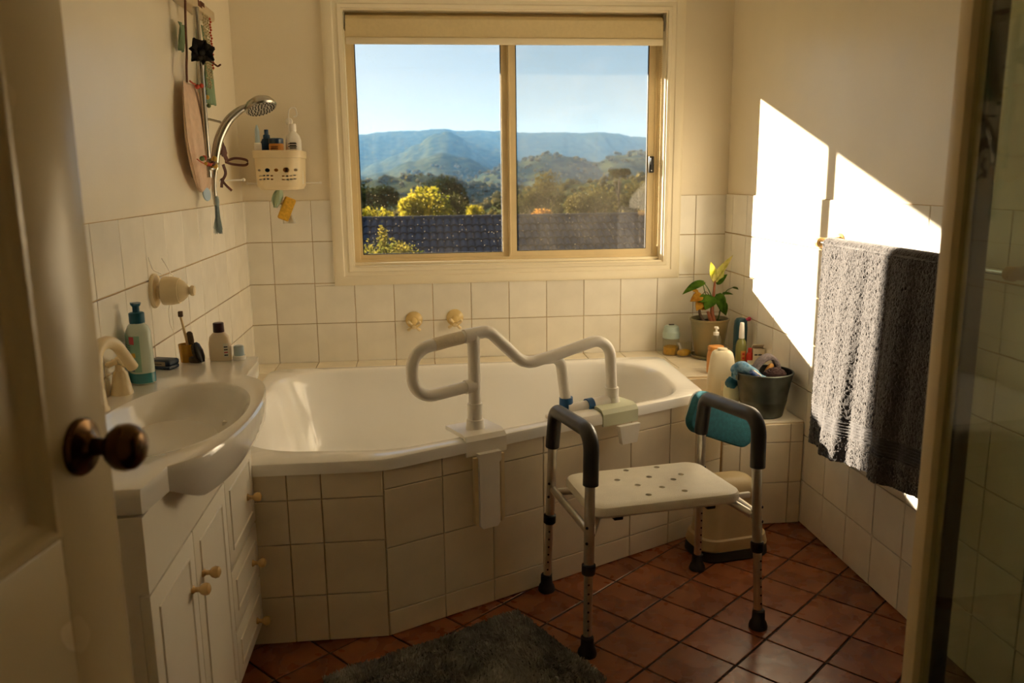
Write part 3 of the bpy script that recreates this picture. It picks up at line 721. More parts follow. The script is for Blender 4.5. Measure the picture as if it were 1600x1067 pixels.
# ---------------------------------------------------------------- grab rail clamped on the bath
def grab_rail():
    r = thing('bath_grab_rail', 'white tubular bath grab rail clamped over the front rim of the tub', 'grab rail', (.16, 2.80, .62))
    W = 'white_plastic'; R0 = .0212
    def P(s, z, o=0.0):                                 # s metres along the rail's plane from the front post, z up, o towards the bath
        d = Vector((.535, .25, 0)).normalized(); nn = Vector((-d.y, d.x, 0)); return Vector((.163, 2.804, 0))+d*s+nn*o+Vector((0, 0, z))
    # main tube: dips from the front post to the far post
    pts = fillet([P(-.002, .972), P(.062, .974), P(.205, .838), P(.345, .858), P(.585, .902), P(.597, .68)], [0, .055, .10, .2, .075, 0], 10)
    obj('top_tube', G().tube(pts, R0, 24), W, r, True)
    # D-shaped loop to the left
    pts = fillet([P(-.018, .966), P(-.100, .958), P(-.232, .938), P(-.232, .772), P(-.018, .790)], [0, .1, .072, .072, 0], 10)
    lo = obj('loop_tube', G().tube(pts, R0*.98, 24), W, r, True)
    gp = [P(-.045, .9635), P(-.10, .958), P(-.150, .9505)]
    obj('textured_grip', G().tube(gp, R0*1.05, 24), 'textured_white', lo, True)
    for z in (.968, .791): obj('socket', G().tube([P(-.036, z-.002), P(.0, z)], R0*1.16, 24), W, r, True)
    obj('post', G().tube([P(0, .70), P(0, .982)], R0, 24), W, r, True)
    obj('post_socket', G().lathe([(R0*1.0, .108), (R0*1.22, .108), (R0*1.26, .056), (R0*1.20, .052), (R0*1.20, .030)], 28, T(P(0, .62))), W, r, True)
    obj('post_collar', G().lathe([(R0*1.30, .052), (R0*1.42, .050), (R0*1.46, .034), (R0*1.55, .022), (R0*1.62, .014)], 28, T(P(0, .62))), W, r, True)
    d = Vector((.535, .25, 0)).normalized(); nn = Vector((-d.y, d.x, 0))
    B = Matrix((d, nn, Vector((0, 0, 1)))).transposed().to_4x4(); B.translation = P(0, 0)
    def saddle(s0, s1, name, m, dz=.0, drop=.052):
        # folded plate over the rim: profile in (o, z), extruded along s
        f = -.072
        prof = [(.075, .640+dz), (-.045, .640+dz), (-.066, .634+dz), (f-.006, .618+dz), (f-.006, .618+dz-drop), (f+.004, .618+dz-drop), (f+.004, .612+dz), (-.058, .626+dz), (.075, .626+dz)]
        g = G(); g.loops([[B @ Vector((s, o, z)) for o, z in prof] for s in (s0, s1)]); return obj(name, g, m, r, True)
    saddle(-.078, .080, 'front_clamp', W)
    g = G(); prof = [(-.040, .575), (.046, .575), (.046, .545), (.038, .535), (.038, .318), (.028, .305), (-.030, .305), (-.040, .318), (-.040, .545)]
    g.loops([[B @ Vector((x, o, z)) for x, z in prof] for o in (-.100, -.078)]); obj('front_clamp_leg', g, W, r, True)
    g = G(); prof = [(-.048, .562), (-.034, .562), (-.034, .300), (-.048, .312)]
    obj('clamp_guide', G().loops([[B @ Vector((x, o, z)) for x, z in [(-.056, .562), (-.042, .562), (-.042, .312), (-.050, .318), (-.056, .330)]] for o in (-.092, -.078)]), 'cream_plastic', r, True)
    obj('clamp_guide', G().loops([[B @ Vector((x, o, z)) for x, z in [(.048, .562), (.062, .562), (.062, .330), (.056, .320), (.048, .314)]] for o in (-.092, -.078)]), 'cream_plastic', r, True)
    # far post: socket, foot tee, short cross tube with blue rings and the inner post
    obj('post_socket', G().tube([P(.597, .700), P(.597, .640)], R0*1.26, 24), W, r, True)
    obj('foot_tee', G().tube([P(.597, .662), P(.598, .638), P(.598, .630)], [R0*1.36, R0*1.5, R0*1.5], 24).tube([P(.598, .648), P(.49, .644, .004)], R0*1.12, 20), W, r, True)
    obj('cross_tube', G().tube([P(.50, .644, .004), P(.40, .640, .012)], R0*.95, 20), W, r, True)
    obj('blue_ring', G().tube([P(.508, .6445, .004), P(.482, .6435, .006)], R0*1.22, 24), 'blue_plastic', r, True)
    pts = fillet([P(.28, .846, .01), P(.372, .840, .02), P(.405, .66, .03)], [0, .05, 0], 8)
    obj('inner_tube', G().tube(pts, R0*.95, 20), W, r, True)
    obj('blue_ring', G().tube([P(.404, .682, .028), P(.406, .628, .03)], [R0*1.2, R0*1.28], 24), 'blue_plastic', r, True)
    saddle(.50, .665, 'far_clamp', 'pale_green_plastic', .004, .046)
    g = G(); prof = [(.56, .572), (.66, .572), (.645, .50), (.575, .50)]
    g.loops([[B @ Vector((x, o, z)) for x, z in prof] for o in (-.100, -.080)]); obj('far_clamp_leg', g, 'white_plastic', r, True)
    # plate lying on the rim beside the far clamp
    g = G(); prof = [(.012, .634), (-.050, .634), (-.070, .626), (-.078, .610), (-.078, .588), (-.073, .588), (-.072, .606), (.012, .6245)]
    g.loops([[B @ Vector((s, o, z)) for o, z in prof] for s in (.30, .495)]); obj('rim_cover', g, W, r, True)
grab_rail()

# ---------------------------------------------------------------- shower stool
def stool():
    a = math.radians(8.6)
    t = thing('shower_stool', 'shower stool with white perforated seat, grey tubular legs and padded arms', 'stool', (.748, 2.648, 0), a)
    hw, hd = .292, .196; r = .0165
    bw, bd = .008, .008
    for sx in (-1, 1):
        for sy in (-1, 1):
            x, y = sx*hw, sy*hd; lean = .022
            foot = Vector((x+sx*.012, y+sy*lean*1.1, 0)); top = Vector((x-sx*.004, y-sy*.004, .56))
            def at(z): return foot+(top-foot)*(z/.56)
            lg = obj('leg', G().tube([at(.02), at(.295)], r*.86, 20), 'anodised', t)
            for k in range(6):
                p = at(.09+.03*k); obj('adjusting_hole', G().lathe([(.0035, 0), (.0035, .0012)], 10, axisM(p+Vector((sx*.004, -r*.86, 0)), (0, -1, 0))), 'dark_plastic', lg)
            obj('upper_leg', G().tube([at(.275), at(.56), at(.60)], r, 20), 'anodised', t)
            obj('collar', G().tube([at(.268), at(.272), at(.300), at(.304)], [r*1.12, r*1.34, r*1.34, r*1.12], 20), 'dark_plastic', t)
            obj('rubber_foot', G().lathe([(.030, 0), (.031, .007), (.028, .019), (.0215, .030), (.0205, .062), (.017, .066)], 24, T((foot.x, foot.y, .0))), 'rubber', t)
            for z in (.425, .375):
                obj('rivet', G().lathe([(.005, 0), (.005, .002), (.003, .004)], 10, axisM(at(z)+Vector((sx*r*.7, -r*.72, 0)), (sx*.7, -.7, 0))), 'dark_plastic', t)
        # padded arm, one tube bent over both legs
        y0, y1 = -hd-.001, hd+.001; x = sx*hw-sx*.004
        pts = fillet([(x, y0, .560), (x-sx*.002, y0, .728), (x-sx*.002, y1-.03, .700), (x, y1, .560)], [0, .058, .05, 0], 9)
        obj('arm_pad', G().tube(pts, [r*1.5]*len(pts), 22), 'foam_grip', t)
        # side brace
        obj('side_brace', G().tube([(x, hd-.004, .402), (x, -hd+.004, .400)], r*.78, 16), 'anodised', t)
    for sy in (-1, 1):
        y = sy*(hd-.085)
        pts = fillet([(-hw+.01, sy*hd*.96, .392), (-hw+.06, y, .420), (hw-.06, y, .420), (hw-.01, sy*hd*.96, .392)], .03, 6)
        b = obj('seat_rail', G().tube(pts, r*.8, 16), 'anodised', t)
        for x in (-.165, .165): obj('seat_bracket', G().box((x-.016, y-.018, .400), (x+.016, y+.018, .428), .004), 'dark_plastic', t)
    g = G(); out = round_poly([(-.268, -.165), (.268, -.165), (.258, .172), (-.258, .172)], .052, 8)
    def lp(k, z): return [Vector((x-math.copysign(k, x) if abs(x) > k else x, y-math.copysign(k, y) if abs(y) > k else y, z)) for x, y in out]
    g.loops([lp(.02, .424), lp(.006, .426), lp(0, .434), lp(0, .452), lp(.004, .460), lp(.014, .465), lp(.03, .467)])
    seat = obj('seat', g, 'seat_plastic', t)
    c = G()
    holes = [(-.035, .131), (.083, .131), (-.100, .051), (.017, .048), (.134, .040), (.087, .002), (-.052, -.014), (.019, -.054), (-.052, -.104), (.076, -.106)]
    for x, y in holes: c.lathe([(.0105, .38), (.0105, .50)], 20, T((x, y, 0)))
    cut(seat, c)
stool()

# ================================================================ vanity
def vanity():
    zt = .92; xf = -.553
    v = thing('vanity_cabinet', 'cream vanity cabinet with two panel doors and three drawers under the basin', 'cabinet', (-.71, 2.07, 0))
    y0, y1 = 1.58, 2.570
    obj('carcass', G().box((XL+.011, y0, .07), (xf-.02, y0+.018, .862)).box((XL+.011, y1-.018, .07), (xf-.02, y1, .862)).box((XL+.011, y0, .07), (xf-.02, y1, .088)).box((XL+.011, y0, .07), (XL+.02, y1, .862)).box((XL+.011, y0+.01, .0), (xf-.07, y1-.01, .07)), 'cabinet', v, True)
    obj('fascia', G().box((xf-.02, y0, .702), (xf, y1, .792)).box((xf-.02, y0, .792), (xf, 1.785, .862)).box((xf-.02, 1.785, .792), (xf, 1.90, .832)).box((xf-.02, 2.33, .792), (xf, 2.445, .832)).box((xf-.02, 2.445, .792), (xf, y1, .862)), 'cabinet', v, True)
    def knob(p, y, z): 
        k = obj('knob', G().lathe([(.011, 0), (.010, .003), (.006, .008), (.0058, .016), (.012, .022), (.0148, .030), (.013, .038), (.006, .042)], 22, axisM((xf+.0, y, z), (1, 0, 0))), 'knob_wood', p, True); return k
    def front(name, a, b, c, d, ky, kz):
        """shaker front with a raised arched centre panel"""
        o = obj(name, G().box((xf-.02, a+.002, c+.002), (xf, b-.002, d-.002), .002), 'cabinet', v, True)
        m = .045 if b-a > .2 and d-c > .3 else .042
        g = G(); A = [(a+m, c+m), (b-m, c+m), (b-m, d-m), (a+m, d-m)]
        def l(k, x): return [Vector((x, yy+(k if i in (0, 3) else -k), zz+(k if i < 2 else -k))) for i, (yy, zz) in enumerate(A)]
        g.loops([l(0, xf-.001), l(.002, xf+.0035), l(.006, xf+.0035), l(.009, xf+.0005), l(.010, xf+.0005)], False, True); obj('panel_moulding', g, 'cabinet', o, True)
        g = G(); q = lambda k: [Vector((xf+.0006, yy+(k if i in (0, 3) else -k), zz+(k if i < 2 else -k))) for i, (yy, zz) in enumerate(A)]
        knob(o, ky, kz)
        return o
    ym, yd = 1.895, 2.215
    front('door', y0, ym, .085, .698, ym-.045, .572); front('door', ym, yd, .085, .698, ym+.052, .566)
    for c, d, kz in ((.436, .698, .550), (.252, .432, .335), (.085, .248, .140)): front('drawer', yd, y1, c, d, 2.475, kz)
    # china top with the half-recessed basin
    b = thing('basin', 'off-white china basin with an oval bowl bulging out over the vanity cabinet', 'basin', (-.71, 2.1, .862))
    pts = [(XL+.011, 1.575), (xf+.012, 1.575), (xf+.012, 1.700)]
    cx, cy = -.635, 2.115
    for k in range(0, 25):
        th = math.radians(-70+140*k/24); pts.append((xf-.01+.134*math.cos(th)**.8 if math.cos(th) > 0 else xf, cy+.405*math.sin(th)))
    pts += [(xf+.012, 2.53), (xf+.012, 2.80), (XL+.011, 2.80)]
    c = (cx, cy); N = 160; O = rayloop(pts, c, N)
    I = [(cx+.170*math.copysign(abs(math.cos(2*PI*k/N))**.92, math.cos(2*PI*k/N)), cy+.325*math.sin(2*PI*k/N)) for k in range(N)]
    def bulge(x, y): return max(0.0, min(1.0, (x-(xf+.012))/.06))
    def inset(P, d, z, bz=0.0, bd=0.0):
        q = []
        for x, y in P:
            w = bulge(x, y); r = math.hypot(x-cx, y-cy); k = 1-(d+bd*w)/r; q.append(Vector((cx+(x-cx)*k, cy+(y-cy)*k, z-bz*w)))
        return q
    lps = [inset(O, .03, .868, .07, .09), inset(O, .010, .868, .060, .045), inset(O, .002, .870, .050, .024), inset(O, 0, .878, .03, .010), inset(O, 0, .905, .010, .002), inset(O, .002, .914), inset(O, .007, .9195), inset(O, .014, zt),
           ]
    def il(d, z): return [Vector((cx+(x-cx)*(1-d/.17), cy+(y-cy)*(1-d/.25), z)) for x, y in I]
    lps += [il(-.012, zt-.001), il(-.004, zt-.002), il(.0, zt-.006), il(.006, zt-.016), il(.018, .875), il(.034, .845), il(.058, .818), il(.090, .804), il(.13, .798), il(.155, .796)]
    obj('bowl', G().loops(lps, True, True), 'china', b, True)
    obj('waste', G().lathe([(.024, 0), (.024, .003), (.018, .004), (.015, .001), (0.0, .001)], 24, T((cx, cy, .7965))), 'chrome', b, True)
    # tap
    t = thing('basin_tap', 'cream curved basin spout half hidden by the door', 'tap', (-.838, 2.17, zt))
    obj('base', G().lathe([(.028, 0), (.028, .006), (.024, .012), (.021, .05), (.018, .058)], 26), 'cream_plastic', t)
    pts = fillet([(0, 0, .05), (.0, .01, .165), (.018, .10, .165), (.042, .155, .078)], [0, .06, .07, 0], 10)
    obj('spout', G().tube(pts, [.019-.004*i/len(pts) for i in range(len(pts))], 20), 'cream_plastic', t)
    h = thing('tap_handle', 'cream cross tap handle on a flared base beside the basin spout', 'tap', (-.838, 2.345, zt))
    obj('flared_base', G().lathe([(.030, 0), (.030, .004), (.028, .010), (.019, .060), (.013, .066), (.010, .084)], 26), 'cream_plastic', h)
    for k in range(4):
        a = PI/4+k*PI/2; d = Vector((math.cos(a), math.sin(a), -.25)); p = Vector((0, 0, .094))
        obj('handle_arm', G().tube([p, p+d*.020, p+d*.032, p+d*.038], [.009, .0075, .0085, .004], 12), 'cream_plastic', h)
    obj('cap', G().ball((0, 0, .098), (.011, .011, .008)), 'cream_plastic', h)
vanity()

# ---------------------------------------------------------------- entry door, open at the left
def door():
    d = Vector((.181, .983, 0)).normalized(); n = Vector((d.y, -d.x, 0)); e = Vector((-.416, 1.10, 0))
    M = Matrix((d, n, Vector((0, 0, 1)))).transposed().to_4x4(); M.translation = e        # local: x along leaf (0 at free edge, - to hinge), y out of the face, z up
    w, th, H = .78, .038, 2.04; st = .118
    root = bpy.data.objects.new('door_1', None); COL.objects.link(root); root.location = (e.x, e.y, 0); tag(root, kind='structure')
    root['label'] = 'open cream panel door at the left edge of the picture'
    def part(name, lo, hi, bev=.002, m='door_paint'): return obj(name, G().box(lo, hi, bev, M), m, root, True)
    part('stile', (-st, -th, .01), (0, 0, H)); part('stile', (-w, -th, .01), (-w+st, 0, H))
    zr = [(.01, .24), (.885, 1.082), (1.92, H)]
    for a, b in zr: part('rail', (-w+st, -th, a), (-st, 0, b))
    for a, b in ((.24, .885), (1.082, 1.92)):
        part('panel', (-w+st, -th*.62, a), (-st, -th*.40, b), 0)
        x0, x1 = -w+st, -st
        def l(k, y): return [M @ Vector(p) for p in ((x0+k, y, a+k), (x1-k, y, a+k), (x1-k, y, b-k), (x0+k, y, b-k))]
        g = G().loops([l(0, -.001), l(.004, .004), l(.012, .004), l(.018, -.003), l(.024, -.005), l(.030, -.013), l(.034, -.0155)], False, False)
        obj('panel_moulding', g, 'door_paint', root, True)
    p = M @ Vector((-.062, 0, 1.178)); K = axisM(p, n)
    k = obj('knob', G().lathe([(.012, .010), (.011, .030), (.013, .036), (.022, .041), (.0285, .050), (.0295, .060), (.027, .070), (.020, .077), (.010, .080), (0, .0805)], 32, K), 'aged_brass', root, True)
    obj('rose', G().lathe([(.036, 0), (.036, .004), (.033, .008), (.022, .011), (.017, .014), (.013, .018)], 32, K), 'aged_brass', k, True)
    obj('latch_plate', G().box((-.001, -.030, 1.10), (.0015, -.008, 1.22), 0, M), 'aged_brass', root, True)
door()

# ---------------------------------------------------------------- shower screen at the right
def shower():
    s = thing('shower_screen', 'corner shower screen with cream metal frame and greenish glass', 'shower screen', (.84, 1.25, 0))
    y, x0 = 1.25, .823
    obj('corner_post', G().box((x0, y-.016, .0), (x0+.032, y+.016, 1.98), .003), 'alu_frame', s, True)
    obj('seal_strip', G().box((x0+.033, y-.020, .05), (x0+.060, y+.010, 1.94), .004), 'dark_plastic', s, True)
    obj('sill_channel', G().box((x0+.032, y-.016, 0), (XR-.012, y+.016, .05), .003), 'alu_frame', s, True)
    obj('head_channel', G().box((x0+.032, y-.016, 1.94), (XR-.012, y+.016, 1.98), .003), 'alu_frame', s, True)
    obj('wall_channel', G().box((XR-.040, y-.014, .05), (XR-.012, y+.014, 1.94), .003), 'alu_frame', s, True)
    obj('fixed_pane', G().box((x0+.040, y-.003, .05), (XR-.030, y+.003, 1.94)), 'shower_glass', s, True)
    obj('door_pane', G().box((x0+.013, .42, .05), (x0+.019, y-.016, 1.94)), 'shower_glass', s, True)
    obj('sill_channel', G().box((x0, .40, 0), (x0+.032, y-.016, .05), .003), 'alu_frame', s, True)
    obj('head_channel', G().box((x0, .40, 1.94), (x0+.032, y-.016, 1.98), .003), 'alu_frame', s, True)
    obj('end_post', G().box((x0, .37, 0), (x0+.032, .40, 1.98), .003), 'alu_frame', s, True)
shower()
# ================================================================ things on the vanity
ZV = .9205
def label_patch(g, r, z0, z1, a0, a1, e=.0006, n=10, sx=1.0, sy=1.0):
    g.grid(n, 2, lambda i, j: Vector(((r+e)*sx*math.cos(a0+(a1-a0)*i), (r+e)*sy*math.sin(a0+(a1-a0)*i), z0+(z1-z0)*j)))
def oval_loft(prof, N=36, p=2.6):
    """loops of superellipses (rx, ry, z)"""
    out = []
    for rx, ry, z in prof:
        lp = []
        for k in range(N):
            a = 2*PI*k/N; c, s = math.cos(a), math.sin(a)
            lp.append(Vector((rx*math.copysign(abs(c)**(2/p), c), ry*math.copysign(abs(s)**(2/p), s), z)))
        out.append(lp)
    return out
def oval_patch(rx, ry, z0, z1, a0, a1, p=2.6, e=.0007, n=12):
    g = G()
    def f(i, j):
        a = a0+(a1-a0)*i; c, s = math.cos(a), math.sin(a)
        return Vector(((rx+e)*math.copysign(abs(c)**(2/p), c), (ry+e)*math.copysign(abs(s)**(2/p), s), z0+(z1-z0)*j))
    return g.grid(n, 3, f)
mat('soap_teal', (30, 92, 118), .35, var=.05); mat('soap_body', (206, 220, 208), .22, var=.04, coat=.3); mat('label_green', (150, 196, 178), .35, var=.12, vscale=40)
mat('label_pink', (196, 74, 92), .4); mat('label_yellow', (226, 178, 60), .4); mat('label_blue', (64, 88, 140), .4); mat('label_white', (226, 222, 206), .4, var=.05)
mat('liquid_teal', (60, 140, 150), .25, coat=.3); mat('label_ink', (60, 58, 56), .5)
mat('navy', (36, 54, 74), .45, var=.1); mat('tin_label', (150, 136, 112), .4, var=.15, vscale=40)
mat('plum_cap', (52, 24, 34), .35); mat('cream_bottle', (232, 214, 186), .3, var=.03); mat('bristle', (110, 90, 70), .9, var=.4, vscale=200)
mat('pale_blue_plastic', (176, 196, 206), .3); mat('amber', (206, 152, 44), .25, var=.1, coat=.3); mat('toothbrush', (226, 200, 150), .35)

def soap():
    t = thing('soap_bottle', 'hand soap bottle with teal pump and pale green label on the vanity', 'bottle', (-.824, 2.478, ZV), math.radians(-58)); t.scale = (1.25, 1.25, 1.12)
    prof = [(.033, .024, 0), (.036, .026, .004), (.0365, .0265, .03), (.036, .026, .10), (.034, .025, .135), (.028, .021, .148), (.016, .015, .155), (.015, .015, .160)]
    b = obj('body', G().loops(oval_loft(prof)), 'soap_body', t)
    obj('liquid_band', oval_patch(.0365, .0266, .004, .030, 0, 2*PI, n=40), 'liquid_teal', b)
    f0, f1 = -PI*.93, -PI*.07
    obj('label', oval_patch(.0363, .0263, .034, .128, f0, f1, n=24), 'label_green', b)
    for nm, m, a, w, z0, z1 in (('pink_mark', 'label_pink', -.30, .16, .106, .126), ('pink_mark', 'label_pink', -.88, .10, .100, .122), ('yellow_mark', 'label_yellow', -.27, .12, .072, .084), ('blue_mark', 'label_blue', -.42, .30, .036, .050), ('white_band', 'label_white', -.5, .60, .052, .062)):
        obj(nm, oval_patch(.0363, .0263, z0, z1, PI*(a-w/2), PI*(a+w/2), e=.0013, n=8), m, b)
    for k in range(3): obj('text_line', oval_patch(.0363, .0263, .090+k*.006, .0918+k*.006, PI*-.72, PI*-.36, e=.0012, n=8), 'soap_teal', b)
    for k, (a, w) in enumerate(((-.62, .05), (-.55, .04), (-.48, .05))): obj('text_mark', oval_patch(.0363, .0263, .066, .082, PI*(a-.02), PI*(a+.005), e=.0012, n=4), 'soap_teal', b)
    obj('pump_collar', G().lathe([(.0165, .156), (.017, .158), (.017, .182), (.014, .184)], 24), 'soap_teal', t)
    obj('pump_head', G().lathe([(.0075, .182), (.0075, .198), (.011, .203), (.012, .208), (.009, .209)], 20).loops([[Vector((x, y*w, z)) for y, z in ((-1, .2035), (1, .2035), (1, .2085), (-1, .2085))] for x, w in ((-.012, .009), (.018, .006), (.024, .004))]), 'soap_teal', t)
soap()
def case():
    t = thing('small_case', 'small dark flat case with a beige label beside the soap bottle', 'case', (-.818, 2.660, ZV), math.radians(-20))
    obj('base', G().box((-.040, -.026, 0), (.040, .026, .012), .005), 'navy', t)
    l = obj('lid', G().box((-.041, -.027, .0105), (.041, .027, .030), .008, None, 3), 'navy', t)
    obj('label', G().box((-.030, -.0278, .012), (.026, -.0270, .025)), 'tin_label', l)
    obj('text_line', G().box((-.012, -.0283, .0165), (.014, -.0278, .0185)), 'plum_cap', l)
case()
def cup():
    t = thing('amber_cup', 'small amber tumbler holding a toothbrush at the far end of the vanity', 'cup', (-.768, 2.745, ZV))
    obj('cup_shell', G().lathe([(.0, .001), (.020, 0), (.021, .003), (.025, .058), (.0235, .058), (.0195, .005), (0, .004)], 24, None, False), 'amber', t)
    b = thing('toothbrush', 'cream toothbrush leaning up out of the amber tumbler', 'toothbrush', (-.768, 2.745, ZV+.006))
    obj('handle', G().tube([(.012, 0, 0), (.004, -.002, .06), (-.006, -.006, .13), (-.010, -.008, .155)], [.0045, .005, .0035, .004], 10), 'toothbrush', b)
    obj('bristles', G().box((-.004, -.006, -.008), (.010, .006, .010), .002, T((-.010, -.008, .150))), 'bristle', b)
    n = thing('nail_brush', 'brown oval brush standing in the amber tumbler beside the toothbrush', 'brush', (-.756, 2.748, ZV+.004))
    obj('back', G().loops(oval_loft([(.006, .004, 0), (.010, .006, .03), (.013, .008, .065), (.010, .007, .088), (.004, .003, .094)], 20, 2.2)), 'bristle', n)
cup()
def vbottle():
    t = thing('lotion_bottle', 'cream lotion bottle with a dark plum cap on the vanity', 'bottle', (-.664, 2.750, ZV), math.radians(-12))
    b = obj('body', G().loops(oval_loft([(.034, .018, 0), (.036, .019, .004), (.036, .019, .055), (.032, .018, .078), (.020, .014, .090), (.015, .013, .094)])), 'cream_bottle', t)
    obj('cap', G().lathe([(.0165, .093), (.0175, .095), (.017, .122), (.015, .124)], 24), 'plum_cap', t)
    obj('label', oval_patch(.0355, .0188, .014, .058, -PI*.36, -PI*.16, n=8), 'label_white', b)
    for k, m in enumerate(('navy', 'label_pink', 'label_ink', 'navy')): obj('text_line', oval_patch(.0355, .0188, .018+k*.009, .022+k*.009, -PI*.34, -PI*.20, e=.0012, n=6), m, b)
    t = thing('hair_brush', 'black oval hand brush leaning against the lotion bottle', 'brush', (-.712, 2.716, ZV), math.radians(-15))
    M = R(math.radians(-18), 'Y')
    obj('back', G().loops([[M @ p for p in lp] for lp in oval_loft([(.004, .010, .003), (.008, .020, .02), (.009, .022, .04), (.007, .016, .062), (.003, .006, .070)], 24, 2.2)]), 'dark_plastic', t)
    obj('rim', G().loops([[M @ (p+Vector((-.010, 0, 0))) for p in lp] for lp in oval_loft([(.003, .009, .004), (.005, .019, .02), (.006, .021, .04), (.004, .015, .061), (.002, .005, .068)], 24, 2.2)]), 'bristle', t)
    obj('foot', G().box((-.045, -.012, 0), (-.012, .012, .020), .006), 'bristle', t)
    t = thing('small_jar', 'small pale blue capped jar at the far corner of the vanity', 'jar', (-.606, 2.752, ZV))
    obj('jar_body', G().lathe([(.020, 0), (.021, .002), (.021, .012), (.019, .014)], 24), 'white_plastic', t); obj('cap', G().lathe([(.016, .013), (.017, .015), (.016, .044), (.012, .047), (.009, .047)], 24), 'pale_blue_plastic', t)
vbottle()
def dispenser():
    p = Vector((XL+.010, 2.80, 1.146)); t = thing('wall_dispenser', 'cream bell-shaped soap dispenser mounted on the left tiled wall', 'dispenser', p)
    M = axisM((0, 0, 0), Vector((1, .0, -.02)))
    obj('wall_flange', G().lathe([(.056, 0), (.056, .006), (.052, .011), (.034, .014)], 32, M), 'cream_plastic', t)
    obj('neck', G().lathe([(.026, .012), (.024, .022), (.028, .027), (.040, .030)], 32, M), 'cream_plastic', t)
    obj('barrel', G().lathe([(.040, .028), (.046, .031), (.047, .036), (.046, .060), (.042, .078), (.041, .082)], 32, M), 'cream_plastic', t)
    obj('nose', G().lathe([(.036, .081), (.037, .083), (.033, .092), (.022, .104), (.0145, .108), (.012, .112), (.012, .116)], 32, M), 'cream_plastic', t)
    obj('nozzle', G().lathe([(.012, .114), (.0165, .117), (.0175, .122), (.015, .128), (.007, .130)], 24, M), 'cream_plastic', t)
    c = thing('hanging_cord', 'thin white cord looped over the wall dispenser', 'cord', (XL+.016, 2.84, 1.19))
    pts = [Vector(q) for q in ((.03, -.045, .06), (.035, -.02, .035), (.038, .01, .004), (.04, .03, .0), (.03, .04, -.06), (.012, .035, -.12), (.006, .06, -.17), (.004, .10, -.205))]
    obj('strand', G().tube(fillet(pts, .03, 4), .0018, 8), 'white_plastic', c)
    pts = [Vector(q) for q in ((.006, -.10, .07), (.012, -.09, .03), (.03, -.06, .012))]
    obj('strand', G().tube(fillet(pts, .02, 4), .0018, 8), 'white_plastic', c)
dispenser()

# ================================================================ left wall: shower rail and what hangs there
mat('hanger_white', (206, 186, 150), .35, var=.12, vscale=20); mat('strap_brown', (112, 66, 40), .8, var=.35, vscale=120); mat('mesh_pink', (226, 196, 170), .85, var=.1, vscale=40, bump=.3, bscale=200)
mat('sheer_green', (132, 156, 122), .8, var=.12); mat('flower_black', (28, 27, 24), .8, var=.3, vscale=40); mat('tassel_blue', (156, 174, 176), .9, var=.2, vscale=80)
mat('ribbon_brown', (96, 48, 30), .55, var=.3, vscale=40); mat('bead_red', (190, 70, 40), .4); mat('bead_gold', (200, 160, 60), .35); mat('bead_green', (110, 130, 80), .5); mat('beads_pale', (206, 190, 150), .5, var=.2, vscale=90)
def ribbon(g, pts, w, side, th=.0012):
    pts = [Vector(p) for p in pts]; side = Vector(side); n = len(pts); lp = []
    ws = w if isinstance(w, (list, tuple)) else [w]*n
    for i, p in enumerate(pts):
        tg = (pts[min(i+1, n-1)]-pts[max(i-1, 0)]).normalized(); sd = (side-tg*side.dot(tg)).normalized(); nn = tg.cross(sd)
        lp.append([p-sd*ws[i]/2-nn*th/2, p+sd*ws[i]/2-nn*th/2, p+sd*ws[i]/2+nn*th/2, p-sd*ws[i]/2+nn*th/2])
    g.loops(lp)
def smooth_pts(pts, n=6):
    """Catmull-Rom through points"""
    P = [Vector(p) for p in pts]; P = [P[0]*2-P[1]]+P+[P[-1]*2-P[-2]]; out = []
    for i in range(1, len(P)-2):
        for k in range(n):
            t = k/n; a, b, c, d = P[i-1:i+3]
            out.append(.5*((2*b)+(c-a)*t+(2*a-5*b+4*c-d)*t*t+(3*b-a-3*c+d)*t**3))
    out.append(P[-2]); return out
